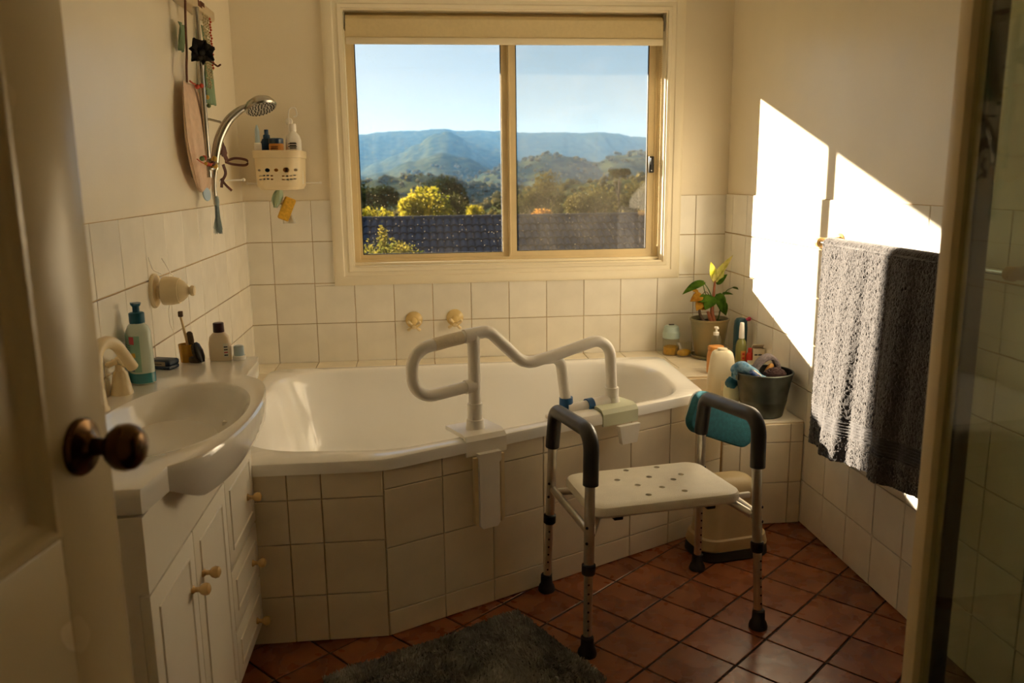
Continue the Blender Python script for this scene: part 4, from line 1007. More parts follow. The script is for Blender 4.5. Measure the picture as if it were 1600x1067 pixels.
def shower_rail():
    t = thing('shower_rail', 'chrome shower slide rail on the left wall beside the bath', 'shower rail', (XL, 3.42, 1.5))
    x = -.815
    obj('rail_tube', G().tube([(x, 3.42, 1.505), (x, 3.42, 2.13)], .011, 20), 'satin_chrome', t, True)
    obj('side_tube', G().tube([(x-.012, 3.47, 1.56), (x-.012, 3.462, 1.84), (x-.012, 3.455, 2.10)], .006, 14), 'satin_chrome', t, True)
    for z in (1.52,): obj('wall_mount', G().tube([(XL+.001, 3.42, z), (x, 3.42, z)], [.016, .012], 18), 'satin_chrome', t, True)
    obj('slider', G().lathe([(.018, -.024), (.021, -.020), (.021, .020), (.018, .024)], 22, T((x, 3.42, 1.555))).tube([(x, 3.42, 1.555), (x+.020, 3.455, 1.553)], .014, 16), 'satin_chrome', t, True)
    obj('clip', G().tube([(XL+.001, 3.60, 1.735), (-.84, 3.60, 1.735), (-.80, 3.60, 1.725), (-.775, 3.59, 1.71)], .005, 10), 'satin_chrome', t, True)
    h = thing('shower_handset', 'curved chrome shower handset with a round rose, held on the slide rail', 'shower head', (-.80, 3.47, 1.56))
    pts = smooth_pts([(-.800, 3.468, 1.535), (-.797, 3.472, 1.585), (-.780, 3.482, 1.655), (-.745, 3.50, 1.722), (-.700, 3.52, 1.765), (-.672, 3.533, 1.780)], 6)
    n = len(pts); obj('handle', G().tube(pts, [.0125+.0055*math.sin(PI*min(i/(n-1)*1.1, 1)) for i in range(n)], 20), 'satin_chrome', h, True)
    ax = Vector((.30, -.28, -.91)).normalized(); c = Vector((-.628, 3.548, 1.786))
    M = axisM(c, ax)
    obj('rose_shell', G().lathe([(.004, -.030), (.030, -.027), (.052, -.014), (.062, .002), (.064, .012), (.060, .018)], 36, M), 'satin_chrome', h, True)
    f = obj('face_plate', G().lathe([(.058, .014), (.057, .0195), (.0, .0200)], 32, M), 'chrome', h, True)
    g = G()
    for rr, m in ((.012, 6), (.026, 12), (.040, 18), (.051, 22)):
        for k in range(m):
            a = 2*PI*k/m; g.lathe([(.0026, .019), (.0022, .0225), (.0008, .0230)], 6, M @ T((rr*math.cos(a), rr*math.sin(a), 0)))
    obj('nozzles', g, 'rubber', f, True)['kind'] = 'stuff'
    hs = thing('shower_hose', 'pale ribbed shower hose curling down below the handset', 'hose', (-.80, 3.46, 1.53))
    pts = smooth_pts([(-.80, 3.466, 1.538), (-.806, 3.458, 1.50), (-.808, 3.452, 1.45), (-.805, 3.452, 1.40)], 6)
    obj('hose_tube', G().tube(pts, .009, 14), 'satin_chrome', hs, True)
    hb = thing('wall_hanger_bar', 'worn white hanger bar high on the left wall above the hanging things', 'hanger', (XL, 3.5, 2.15))
    obj('bar', G().box((XL+.001, 3.05, 2.135), (XL+.055, 3.775, 2.178), .010, None, 3), 'hanger_white', hb, True)
    obj('chip', G().box((XL+.0552, 3.50, 2.150), (XL+.0560, 3.56, 2.172)).box((XL+.0552, 3.54, 2.160), (XL+.0560, 3.60, 2.176)), 'strap_brown', hb, True)
shower_rail()
def hanging():
    xw = -.842
    st = thing('brown_strap', 'long brown woven strap hanging from the hanger bar', 'strap', (xw, 3.30, 2.13))
    g = G(); ribbon(g, smooth_pts([(xw+.018, 3.312, 2.134), (xw+.015, 3.302, 2.05), (xw+.012, 3.296, 1.95), (xw+.010, 3.285, 1.90), (xw+.008, 3.282, 1.845)], 5), .017, (0, 1, 0), .004); obj('webbing', g, 'strap_brown', st, True)
    bag = thing('mesh_bag', 'pale pink drawstring mesh bag hanging on the left wall', 'bag', (xw, 3.38, 1.45))
    # sagging bag: (y-centre, half width, thickness) down its height
    rows = [(1.850, 3.395, .095, .010), (1.80, 3.385, .120, .022), (1.72, 3.375, .140, .034), (1.64, 3.375, .150, .040), (1.56, 3.395, .140, .040), (1.50, 3.425, .120, .034), (1.465, 3.450, .090, .020), (1.455, 3.455, .05, .008)]
    lps = []
    for z, yc, hw, th in rows:
        lp = []
        for k in range(48):
            a = 2*PI*k/48; fold = 1+.10*math.sin(9*a+z*6)+.06*math.sin(17*a)
            lp.append(Vector((xw-.024+.005+max(th*fold*(1+math.cos(a))*.5, 0)+.004, yc+hw*math.sin(a)*(1+.02*math.sin(13*a)), z+.012*math.sin(3*a)*(.4 if z > 1.5 else .6))))
        lps.append(lp)
    obj('pouch', G().loops(lps), 'mesh_pink', bag, True)
    pts = [(xw+.014+.004*math.sin(i), 3.30+.0215*i, 1.852-.006*abs(math.sin(i*.9))) for i in range(10)]
    obj('drawstring', G().tube(smooth_pts(pts, 3), .003, 8), 'bead_red', bag, True)
    for i, (y, z, m) in enumerate(((3.335, 1.835, 'bead_red'), (3.40, 1.845, 'bead_red'), (3.455, 1.84, 'bead_green'), (3.475, 1.81, 'bead_gold'), (3.49, 1.78, 'bead_green'))):
        obj('bead', G().ball((xw+.030, y, z), .009, 12, 8), m, bag, True)
    fl = thing('fabric_flower', 'black fabric flower hanging in front of the brown strap', 'flower', (-.79, 3.33, 1.955), math.radians(-58)); fl.scale = (.85, .85, .85)
    rnd = random.Random(5)
    for k in range(7):
        a = 2*PI*k/7+.3; rr = .030 if k % 2 else .036
        d = Vector((.10, math.cos(a), math.sin(a))).normalized(); nrm = Vector((1, -.15, .1))
        sd = d.cross(nrm).normalized(); g = G()
        g.grid(7, 5, lambda i, j: d*(.008+rr*1.5*i)+sd*((j-.5)*rr*1.5*math.sin(PI*min(.25+.75*i, .95)))+nrm*(.016*math.sin(PI*i*.9)+.012*abs(j-.5)*2+.006*rnd.uniform(-1, 1)))
        me = g.mesh('petal', 60); o = obj('petal', me, 'flower_black', fl)
        md = o.modifiers.new('thick', 'SOLIDIFY'); md.thickness = .002
    obj('centre', G().ball((.016, 0, 0), (.014, .016, .016), 12, 8), 'flower_black', fl)
    obj('tie', G().tube(smooth_pts([(.01, .03, -.03), (.0, .06, -.045), (-.01, .075, -.05), (.0, .085, -.043)], 4), .004, 8), 'strap_brown', fl)
    sc = thing('green_scarf', 'sheer green scarf hanging behind the slide rail', 'scarf', (xw, 3.70, 1.9))
    g = G(); g.grid(14, 16, lambda i, j: Vector((xw-.006+.010*math.sin(i*14+j*2)*(.3+j*.7), 3.625+(.05+.13*j)*(i-.15)+.02*math.sin(j*5), 2.10-.30*j)))
    o = obj('cloth', g, 'sheer_green', sc, True); md = o.modifiers.new('thick', 'SOLIDIFY'); md.thickness = .0015
    ge = thing('green_cloth_knot', 'dusty green cloth tucked behind the black flower', 'cloth', (xw, 3.30, 2.0))
    g = G(); g.grid(8, 10, lambda i, j: Vector((xw-.014+.008*math.sin(i*7+j*5), 3.30+.09*(i)*(1-.4*j)+.01, 2.06-.10*j)))
    o = obj('cloth', g, 'sheer_green', ge, True); md = o.modifiers.new('thick', 'SOLIDIFY'); md.thickness = .0015
    for k, (y, lab, m, zb) in enumerate(((3.575, 'pale beaded string hanging nearest to the slide rail', 'beads_pale', 1.86), (3.61, 'second pale beaded string, left of the red one', 'beads_pale', 1.86), (3.645, 'third pale beaded string, touching the red one', 'beads_pale', 1.90), (3.68, 'red beaded string hanging from the bar end', 'bead_red', 1.94))):
        s = thing('bead_string', lab, 'bead string', (xw+.01, y, 2.14), 0, 'strings hanging from the bar')
        g = G(); z = 0; i = 0
        while 2.136+z > zb: g.ball((.006+.002*math.sin(i*2.1), .003*math.sin(i), z-.008), .0048, 8, 5); z -= .0105; i += 1
        obj('beads', g, m, s)['kind'] = 'stuff'; obj('thread', G().tube([(.006, 0, 0), (.006, 0, zb-2.145)], .001, 6), m, s)
    # charms, ribbons and tassel tied at the slider
    ch = thing('charm_string', 'string of red, gold and green charms tied at the rail slider', 'charm string', (-.81, 3.40, 1.55))
    pts = smooth_pts([(-.800, 3.20, 1.570), (-.795, 3.25, 1.558), (-.79, 3.30, 1.552), (-.785, 3.36, 1.556), (-.785, 3.42, 1.556)], 4)
    obj('string', G().tube(pts, .0022, 8), 'bead_red', ch, True)
    for i, (y, z, m, r) in enumerate(((3.215, 1.572, 'bead_green', .012), (3.245, 1.575, 'bead_red', .012), (3.265, 1.555, 'bead_gold', .008), (3.29, 1.553, 'bead_red', .010), (3.325, 1.552, 'bead_red', .008), (3.40, 1.575, 'bead_gold', .014), (3.405, 1.548, 'bead_gold', .013), (3.37, 1.557, 'ribbon_brown', .013))):
        obj('charm', G().ball((-.786, y, z), (r*.8, r, r*.8), 12, 8), m, ch, True)
    rb = thing('brown_ribbon', 'dark brown ribbon bow with trailing ends knotted to the slide rail', 'ribbon', (-.79, 3.50, 1.56))
    g = G(); ribbon(g, smooth_pts([(-.79, 3.46, 1.555), (-.785, 3.49, 1.60), (-.78, 3.505, 1.64), (-.775, 3.52, 1.60), (-.77, 3.54, 1.572)], 5), [.008]*5+[.020]*8+[.028]*4+[.016]*4, (.5, .5, .3), .003); obj('loop', g, 'ribbon_brown', rb, True)
    g = G(); ribbon(g, smooth_pts([(-.77, 3.54, 1.570), (-.74, 3.56, 1.580), (-.70, 3.58, 1.572), (-.705, 3.58, 1.553), (-.75, 3.56, 1.556), (-.775, 3.53, 1.565)], 5), .010, (0, .4, 1), .002); obj('loop', g, 'ribbon_brown', rb, True)
    g = G(); ribbon(g, smooth_pts([(-.775, 3.49, 1.555), (-.77, 3.50, 1.52), (-.785, 3.50, 1.49), (-.79, 3.50, 1.465)], 5), .012, (.6, .6, 0), .002); obj('tail', g, 'ribbon_brown', rb, True)
    g = G(); ribbon(g, smooth_pts([(-.79, 3.50, 1.50), (-.775, 3.51, 1.475), (-.755, 3.52, 1.452)], 5), .010, (.6, .6, 0), .002); obj('tail', g, 'ribbon_brown', rb, True)
    ts = thing('blue_tassel', 'pale blue tassel hanging below the shower handset', 'tassel', (-.802, 3.452, 1.40))
    g = G(); rnd = random.Random(2)
    for k in range(60):
        a = rnd.uniform(0, 6.28); r = rnd.uniform(0, .007); e = 2.2+rnd.uniform(0, .8)
        g.tube([(r*math.cos(a), r*math.sin(a), .02), (r*1.3*math.cos(a), r*1.3*math.sin(a), -.05), (r*e*math.cos(a), r*e*math.sin(a), -.105+rnd.uniform(-.012, .012))], .0011, 4)
    obj('threads', g, 'tassel_blue', ts)['kind'] = 'stuff'; obj('tassel_head', G().lathe([(.004, .035), (.009, .028), (.0105, .010), (.009, .0), (.010, -.006)], 14), 'tassel_blue', ts)
    sd = thing('clear_scraper', 'small pale plastic disc hanging below the pink bag', 'disc', (XL+.03, 3.49, 1.44))
    obj('disc', G().lathe([(.026, 0), (.028, .003), (.026, .006)], 24, axisM((0, 0, 0), (1, -.3, .1))), 'pale_blue_plastic', sd); obj('loop', G().tube(smooth_pts([(.003, 0, .026), (.005, .004, .045), (.004, 0, .06)], 4), .0015, 6), 'white_plastic', sd)
    hk = thing('wall_hook', 'thin white hook arm on the left wall below the handset', 'hook', (XL, 3.86, 1.49))
    obj('arm', G().tube([(0.001, 0, 0), (.10, .03, .004)], .0045, 10), 'white_plastic', hk); obj('tip', G().ball((.10, .03, .004), .0075, 12, 8), 'white_plastic', hk)
hanging()

# ---------------------------------------------------------------- corner caddy
mat('caddy_plastic', (236, 218, 180), .4, var=.05); mat('blue_bottle', (30, 62, 96), .3, coat=.3); mat('amber_label', (206, 140, 60), .45, var=.15, vscale=60)
mat('sponge_yellow', (226, 176, 60), .9, var=.25, vscale=90, bump=.5, bscale=200); mat('cloth_mint', (176, 196, 170), .9, var=.1); mat('cloth_white', (222, 216, 200), .9, var=.08)
def caddy():
    c = Vector((-.663, 4.155, 1.458)); t = thing('shower_caddy', 'cream plastic shower caddy basket fixed to the back wall in the corner', 'caddy', c)
    def D(k, z, wy=0): return [Vector((x, y, z)) for x, y in round_poly([(-.103*k, -.105*k-wy), (.103*k, -.105*k-wy), (.103*k, .155), (-.103*k, .155)], [.055, .055, .012, .012], 8)]
    b = obj('basket', G().loops([D(.93, .0), D(.955, .005), D(1.0, .10), D(1.02, .160), D(.985, .160), D(.965, .10), D(.92, .010), D(.85, .010)], True, True), 'caddy_plastic', t)
    cu = G()
    for x, w in ((-.078, .007), (-.040, .0115), (.000, .010), (.045, .0150), (.086, .008)):
        cu.lathe([(1, -.2), (1, -.06)], 20, Matrix(((w, 0, 0, x), (0, 0, 1, .02), (0, w*.78, 0, .078), (0, 0, 0, 1))))
    for zz in (.052, .036):
        for k, x in enumerate((-.075, -.058, -.040, -.022, .030, .047, .064, .080)):
            cu.box((x-.006, -.2, zz-.003+.002*math.sin(k)), (x+.006, -.04, zz+.003+.002*math.sin(k)))
    cut(b, cu)
    g = G(); g.loops([D(1.02, .132), D(1.06, .134), D(1.065, .164), D(1.055, .168), D(.99, .168), D(.985, .160)], False, False); obj('rim_band', g, 'caddy_plastic', t)
    g = G()
    obj('base_tray', G().loops([D(.80, -.014), D(.86, -.012), D(.90, -.002), D(.90, .002)]), 'caddy_plastic', t)
    bar = thing('wall_rail', 'thin pale wall rail running behind the corner caddy', 'rail', (-.66, YB-.012, 1.475))
    obj('rod', G().tube([(-.195, 0, 0), (.17, 0, 0)], .0038, 12), 'white_plastic', bar)
    for x in (-.19, .165): obj('end_cap', G().lathe([(.006, -.004), (.006, .012)], 12, T((x, .0, 0)) @ R(-PI/2, 'X')), 'white_plastic', bar)
    z = c.z+.0105
    w = thing('white_bottle', 'white plastic bottle with printed side standing in the caddy', 'bottle', (-.598, 4.20, z), math.radians(6))
    b = obj('body', G().loops(oval_loft([(.034, .022, 0), (.037, .024, .004), (.037, .024, .205), (.030, .021, .228), (.016, .014, .245), (.015, .014, .250)])), 'white_plastic', w)
    obj('cap', G().lathe([(.016, .249), (.0165, .251), (.016, .282), (.014, .284)], 22), 'white_plastic', w)
    for k in range(4): obj('text_line', oval_patch(.037, .024, .190-k*.011, .196-k*.011, -PI*.62, -PI*.42, n=6), 'label_ink', b)
    for k in range(2): obj('text_line', oval_patch(.037, .024, .176+k*.012, .180+k*.012, -PI*.70, -PI*.40, n=6), 'label_ink', b)
    w = thing('amber_jar', 'squat dark-lidded jar with an amber label in the caddy', 'jar', (-.672, 4.155, z))
    b = obj('body', G().lathe([(.032, 0), (.034, .004), (.034, .185), (.031, .192)], 28), 'amber_label', w); obj('lid', G().lathe([(.033, .190), (.034, .192), (.034, .212), (.031, .215)], 28), 'blue_bottle', w)
    for k in range(3): obj('text_line', oval_patch(.034, .034, .158+k*.008, .162+k*.008, -PI*.72, -PI*.38, p=2, n=6), 'strap_brown', b)
    w = thing('blue_bottle', 'dark blue bottle with a stepped cap in the caddy', 'bottle', (-.722, 4.20, z))
    obj('body', G().loops(oval_loft([(.028, .020, 0), (.030, .022, .004), (.030, .022, .195), (.020, .016, .215)])), 'blue_bottle', w); obj('cap', G().lathe([(.015, .214), (.016, .216), (.016, .232), (.010, .236), (.010, .256), (.008, .258)], 20), 'blue_bottle', w)
    w = thing('clear_tube', 'slim clear tube with a white base at the left of the caddy', 'tube', (-.752, 4.13, z))
    obj('base', G().lathe([(.016, 0), (.017, .003), (.017, .19), (.014, .194)], 20), 'white_plastic', w); obj('tip', G().lathe([(.012, .193), (.010, .25), (.003, .275)], 16), 'pale_blue_plastic', w)
    hk = thing('caddy_hanger', 'bent clear hanger hook above the caddy', 'hook', (-.60, YB-.012, 1.77))
    obj('wire', G().tube(smooth_pts([(-.03, -.012, -.10), (-.030, -.012, .0), (-.024, -.012, .055), (.004, -.012, .062), (.010, -.012, .030), (-.005, -.012, .02)], 6), .0035, 10), 'white_plastic', hk); obj('sucker', G().lathe([(.018, 0), (.016, .006), (.006, .009)], 18, axisM((-.03, 0, .0), (0, -1, 0))), 'white_plastic', hk)
    # cloth and sponge hanging under the basket
    s = thing('yellow_sponge', 'yellow sponge cloth hanging under the caddy', 'sponge', (-.648, 4.13, 1.43))
    M = T((.010, 0, -.075)) @ R(math.radians(24), 'Y') @ R(math.radians(20), 'Z')
    obj('sponge_block', G().box((-.026, -.014, -.055), (.026, .014, .055), .006, M), 'sponge_yellow', s); obj('loop', G().tube(smooth_pts([(-.022, 0, -.02), (-.022, 0, .004), (-.020, 0, .012)], 4), .002, 8), 'strap_brown', s)
    s = thing('white_net_cloth', 'white net cloth wrapped behind the yellow sponge', 'cloth', (-.662, 4.145, 1.43))
    g = G(); g.grid(8, 12, lambda i, j: Vector((.012*math.sin(j*2)-.028+.05*i*(.5+j*.7)+.02*j, .008*math.sin(i*8+j*5), -.02-.125*j)))
    o = obj('cloth', g, 'cloth_white', s); md = o.modifiers.new('thick', 'SOLIDIFY'); md.thickness = .003
    s = thing('mint_cloth', 'mint green cloth corner hanging under the caddy beside the sponge', 'cloth', (-.688, 4.12, 1.432))
    g = G(); g.grid(8, 10, lambda i, j: Vector((.020+(i-.5)*.05*math.sin(PI*min(.15+j*.8, .9))-.022*j, .008*math.sin(i*7), .015-.085*j)))
    o = obj('cloth', g, 'cloth_mint', s); md = o.modifiers.new('thick', 'SOLIDIFY'); md.thickness = .003
caddy()
# ================================================================ towel rail and towel
mat('bracket_cream', (206, 164, 100), .35, var=.04)
def towel_rail():
    t = thing('towel_rail', 'chrome towel rail with cream brackets on the right wall', 'towel rail', (XR-.010, 2.53, 1.235))
    x, z = 1.516, 1.235
    obj('rod', G().tube([(x, 3.082, z), (x, 2.005, z)], .0095, 20), 'chrome', t, True)
    for y, s in ((3.076, 1), (2.015, -1)):
        b = obj('bracket', G().loops([[Vector((xx, y+a*r2[0], z+c*r2[1])) for a, c in ((-1, -1), (1, -1), (1, 1), (-1, 1))] for xx, r2 in ((XR-.014, (.017, .024)), (XR-.03, (.016, .020)), (x+.012, (.013, .015)), (x-.004, (.012, .014)))]), 'bracket_cream', t, True)
        obj('end_ring', G().lathe([(.017, -.011), (.0195, -.009), (.0195, .009), (.017, .011)], 24, axisM((x, y, z), (0, 1, 0))), 'bracket_cream', b, True)
        obj('wall_plate', G().lathe([(.034, 0), (.034, .004), (.028, .010), (.022, .014)], 26, axisM((XR-.010, y, z), (-1, 0, 0))), 'bracket_cream', b, True)
towel_rail()
def towel():
    t = thing('bath_towel', 'grey terry bath towel folded over the towel rail', 'towel', (1.516, 2.66, 1.245))
    x0, zr = 1.516, 1.235; ya, yb = 3.000, 2.266
    r = .019
    def pos(u, s, layer=0.0):
        """u 0..1 along the rail from the far end, s metres down the front (negative: over the top and down the back)"""
        y = ya+(yb-ya)*u
        if s >= 0:
            k = min(s/.75, 1.0)
            fold = .017*math.sin(u*PI*4.2+.6)+.010*math.sin(u*PI*9+1.7+s*.8)+.003*math.sin(u*PI*19+s*1.5)
            crease = -.020*math.exp(-((u-.43+s*.04)/.035)**2)
            x = x0-r-.006-(.012+.055*k)*(.35+.65*math.sin(PI*min(max(u, .02), .98))**.5)*.55+(fold+crease)*(.25+.9*k)
            y += .008*math.sin(u*PI*3+.5)*k+.022*k*(1-u)-.004*k
            z = zr-s*(1.035-.075*u)
        else:
            a = min(-s/(PI*r), 1.0)*PI
            x = x0-r*math.cos(a)-.004; z = zr+r*math.sin(a)+.002
            if -s > PI*r: z = zr-(-s-PI*r); x = x0+r+.006*math.sin(u*PI*6)
        n = noise.noise(Vector((y*210, z*210, 1.3+(s > 0))))*.0036+noise.noise(Vector((y*110, z*90, 4)))*.0016
        x += -n
        return Vector((x, y, z))
    L = .742; zb = (.585, .650)
    def piece(name, s0, s1, nu, ns, m, th):
        g = G(); g.grid(nu, ns, lambda i, j: pos(i, s0+(s1-s0)*j)); o = obj(name, g, m, t, True)
        md = o.modifiers.new('thick', 'SOLIDIFY'); md.thickness = th; md.offset = 0; return o
    piece('terry_body', -.58, .585, 300, 420, 'towel', .011)
    band = piece('woven_band', .583, .652, 150, 12, 'towel_band', .007)
    piece('terry_hem', .650, L, 300, 40, 'towel', .011)
    g = G()
    for k in range(6):
        s = .590+k*.0105; g.tube([pos(i/70, s)+Vector((-.0042, 0, 0)) for i in range(71)], .0022, 6)
    obj('band_ribs', g, 'towel_band', band, True)['kind'] = 'stuff'
    obj('hanging_tab', G().box((1.525, 2.90, .445), (1.531, 2.925, .51), .002), 'rubber', t, True)
towel()

# ================================================================ bath mat
def bath_mat():
    a = math.atan2(.335, .659); t = thing('bath_mat', 'shaggy grey bath mat lying on the floor against the bath front', 'bath mat', (.084, 2.285, 0), a)
    w, d = .72, .50
    out = rrect(w, d, .035); obj('backing', G().prism(out, .001, .008), 'mat_base', t)
    rnd = random.Random(9); bm = bmesh.new()
    n = 21000
    for k in range(n):
        x, y = rnd.uniform(-w/2+.004, w/2-.004), rnd.uniform(-d/2+.004, d/2-.004)
        ex = min(w/2-abs(x), d/2-abs(y))
        groove = 1.0
        for gc in (.075, .100):
            groove *= 1-.75*math.exp(-((ex-gc)/.007)**2)
        edge = min(1, ex/.012+.4); h = (.016*groove*edge)*(.8+.4*noise.noise(Vector((x*14, y*14, 0)))+rnd.uniform(-.15, .15))
        q = noise.noise_vector(Vector((x*9, y*9, 2))); lean = Vector((q.x, q.y, 0))*.012+Vector((rnd.gauss(0, .003), rnd.gauss(0, .003), 0))
        th = rnd.uniform(0, PI); b = .0021; p = Vector((x, y, .0075)); sd = Vector((math.cos(th), math.sin(th), 0))*b
        v = [bm.verts.new(p-sd), bm.verts.new(p+sd), bm.verts.new(p+sd*.8+lean+Vector((0, 0, h))), bm.verts.new(p-sd*.8+lean+Vector((0, 0, h)))]
        bm.faces.new(v)
    me = bpy.data.meshes.new('pile'); bm.to_mesh(me); bm.free(); me.materials.append(MATS['mat_pile'])
    o = bpy.data.objects.new('pile', me); COL.objects.link(o); o.parent = t; o['kind'] = 'stuff'
bath_mat()

# ================================================================ by the low ledge
def pad():
    t = thing('bath_kneeling_pad', 'teal foam bath pad with a pale top edge leaning at the bath corner', 'pad', (1.180, 3.150, .52))
    d = Vector((.90, .43, 0)).normalized(); d = Vector((.95, .31, 0)).normalized(); n = Vector((d.y, -d.x, 0))
    M = Matrix((d, Vector((0, 0, 1)), n)).transposed().to_4x4(); M = M @ R(math.radians(-22), 'Z') @ R(math.radians(-8), 'X')
    out = round_poly([(-.170, -.080), (.160, -.082), (.178, .068), (-.158, .094)], [.05, .05, .075, .05], 8)
    def lp(k, z): return [M @ Vector((x*(1-k/.15), y*(1-k/.075), z)) for x, y in out]
    obj('foam', G().loops([lp(.012, -.024), lp(.003, -.021), lp(0, -.014), lp(0, .014), lp(.003, .021), lp(.012, .024)]), 'teal_foam', t)
    pts = [M @ Vector((x*.97, y*.93, -.024)) for x, y in out]
    obj('pale_backing', G().loops([[M @ Vector((x*.96, y*.96+.004, z)) for x, y in out] for z in (-.034, -.0245)]), 'white_plastic', t)
pad()
def bin_():
    t = thing('plastic_bin', 'cream rounded plastic step bin with a dark base behind the stool', 'bin', (1.185, 3.065, 0), math.radians(10))
    def lp(w, d, r, z, y=0): return [Vector((x, yy+y, z)) for x, yy in rrect(w, d, r, 6)]
    obj('base', G().loops([lp(.305, .205, .07, 0), lp(.315, .215, .075, .006), lp(.305, .205, .07, .040), lp(.285, .19, .065, .046)]), 'bin_base', t)
    obj('skirt', G().loops([lp(.305, .200, .07, .041), lp(.310, .205, .07, .048), lp(.295, .195, .068, .085), lp(.268, .175, .06, .092)]), 'bin_plastic', t)
    obj('body', G().loops([lp(.272, .180, .06, .088), lp(.266, .176, .06, .11), lp(.240, .160, .055, .20), lp(.218, .148, .05, .25)]), 'bin_plastic', t)
    obj('lid', G().loops([lp(.222, .152, .05, .249), lp(.226, .156, .052, .256), lp(.212, .146, .05, .285), lp(.168, .110, .045, .312), lp(.10, .06, .025, .322)]), 'bin_plastic', t)
    obj('lid_notch', G().box((-.012, -.088, .248), (.050, -.066, .272), .005), 'white_plastic', t)
bin_()

# ---------------------------------------------------------------- bucket and what is in it
mat('sponge_blue', (128, 162, 184), .9, var=.3, vscale=60, bump=.6, bscale=160, col2=(62, 112, 148)); mat('loofah_grey', (124, 112, 112), .95, var=.4, vscale=120, bump=.8, bscale=220)
mat('scrub_brown', (58, 34, 30), .9, var=.4, vscale=120, bump=.8, bscale=200); mat('brush_wood', (190, 136, 62), .5, var=.2, vscale=20); mat('brush_navy', (34, 62, 116), .35); mat('brush_white', (214, 206, 190), .5); mat('salmon', (206, 110, 96), .5)
BK = Vector((1.458, 3.405, .4605))
def bucket():
    t = thing('metal_bucket', 'dull zinc bucket of brushes and sponges on the low tiled ledge', 'bucket', BK)
    obj('pail', G().lathe([(.078, 0), (.084, .003), (.086, .008), (.100, .07), (.101, .074), (.100, .078), (.113, .15), (.122, .192), (.1195, .192), (.111, .15), (.098, .078), (.084, .010), (.0, .008)], 48, None, False), 'zinc', t)
    obj('rolled_rim', G().tube([(.1215*math.cos(2*PI*k/48), .1215*math.sin(2*PI*k/48), .193) for k in range(48)], .0042, 8, False, True), 'zinc', t)
    obj('base_ring', G().tube([(.082*math.cos(2*PI*k/48), .082*math.sin(2*PI*k/48), .006) for k in range(48)], .004, 8, False, True), 'zinc', t)
    for s in (-1, 1): obj('handle_ear', G().box((s*.120-.004, -.014, .160), (s*.120+.004, .014, .188), .003), 'zinc', t)
    def up(x, y, z): return BK+Vector((x, y, z))
    s = thing('blue_sponge_mitt', 'pale blue bent sponge hanging over the bucket rim towards the jug', 'sponge', up(-.05, 0, .13))
    pts = smooth_pts([(-.072, .02, .062), (-.062, .0, .088), (-.035, -.025, .080), (-.005, -.050, .052), (.022, -.068, .030), (.045, -.070, .008)], 6); n = len(pts)
    obj('sponge_roll', G().tube(pts, [.024+.002*math.sin(i*.9) if i < n-3 else .018 for i in range(n)], 18), 'sponge_blue', s)
    pts = smooth_pts([(-.06, .03, .03), (-.055, .01, .075), (-.03, .0, .07), (.0, .01, .03)], 6)
    obj('sponge_fold', G().tube(pts, .020, 16), 'sponge_blue', s)
    s = thing('navy_brush', 'navy and white plastic brush slanting down into the bucket', 'brush', up(-.06, -.06, .17))
    M = T((0, 0, .02)) @ R(math.radians(125), 'Y') @ R(math.radians(-12), 'X')
    obj('handle', G().loops([[M @ p for p in lp] for lp in oval_loft([(.008, .010, -.035), (.013, .020, -.02), (.013, .020, .01), (.009, .012, .035), (.008, .010, .075)], 20, 2.4)]), 'brush_navy', s)
    obj('pale_edge', G().loops([[M @ (p+Vector((-.010, 0, 0))) for p in lp] for lp in oval_loft([(.004, .008, -.03), (.005, .016, -.015), (.005, .016, .01), (.004, .010, .03), (.004, .008, .07)], 20, 2.4)]), 'brush_white', s)
    obj('pink_tip', G().box((-.006, -.020, -.012), (.016, -.010, .010), .004, M), 'salmon', s)
    s = thing('grey_loofah', 'folded grey loofah pad standing in the bucket', 'loofah', up(.030, .045, .165))
    pts = smooth_pts([(-.060, -.01, -.03), (-.050, .0, .035), (-.015, .005, .072), (.020, .005, .078), (.045, .0, .045), (.052, -.005, -.03)], 6); g = G()
    ribbon(g, pts, .060, (.15, 1, 0), .022); o = obj('pad', g, 'loofah_grey', s); md = o.modifiers.new('b', 'BEVEL'); md.width = .008; md.segments = 3; md.limit_method = 'ANGLE'
    s = thing('wooden_brush', 'wooden nail brush tucked inside the grey loofah', 'brush', up(.022, .025, .170))
    M = R(math.radians(25), 'Y') @ R(math.radians(15), 'Z')
    obj('wooden_back', G().loops([[M @ p for p in lp] for lp in oval_loft([(.008, .006, -.03), (.016, .010, -.015), (.018, .011, .02), (.012, .009, .048), (.006, .005, .055)], 20, 2.4)]), 'brush_wood', s)
    s = thing('brown_scrubber', 'dark brown round mesh scrubber at the front of the bucket', 'scrubber', up(.028, -.045, .172))
    g = G(); g.ball((0, 0, .012), (.050, .036, .034), 40, 24)
    for v in g.bm.verts: v.co += v.co.normalized()*.006*noise.noise(v.co*130)
    obj('mesh_ball', g, 'scrub_brown', s)
    s = thing('dark_cloth', 'dark cloth bunched at the right side of the bucket', 'cloth', up(.075, .02, .14))
    g = G(); g.ball((0, 0, 0), (.034, .055, .045), 30, 18)
    for v in g.bm.verts: v.co += v.co.normalized()*.010*noise.noise(v.co*60)
    obj('bunch', g, 'plum_cap', s)
bucket()

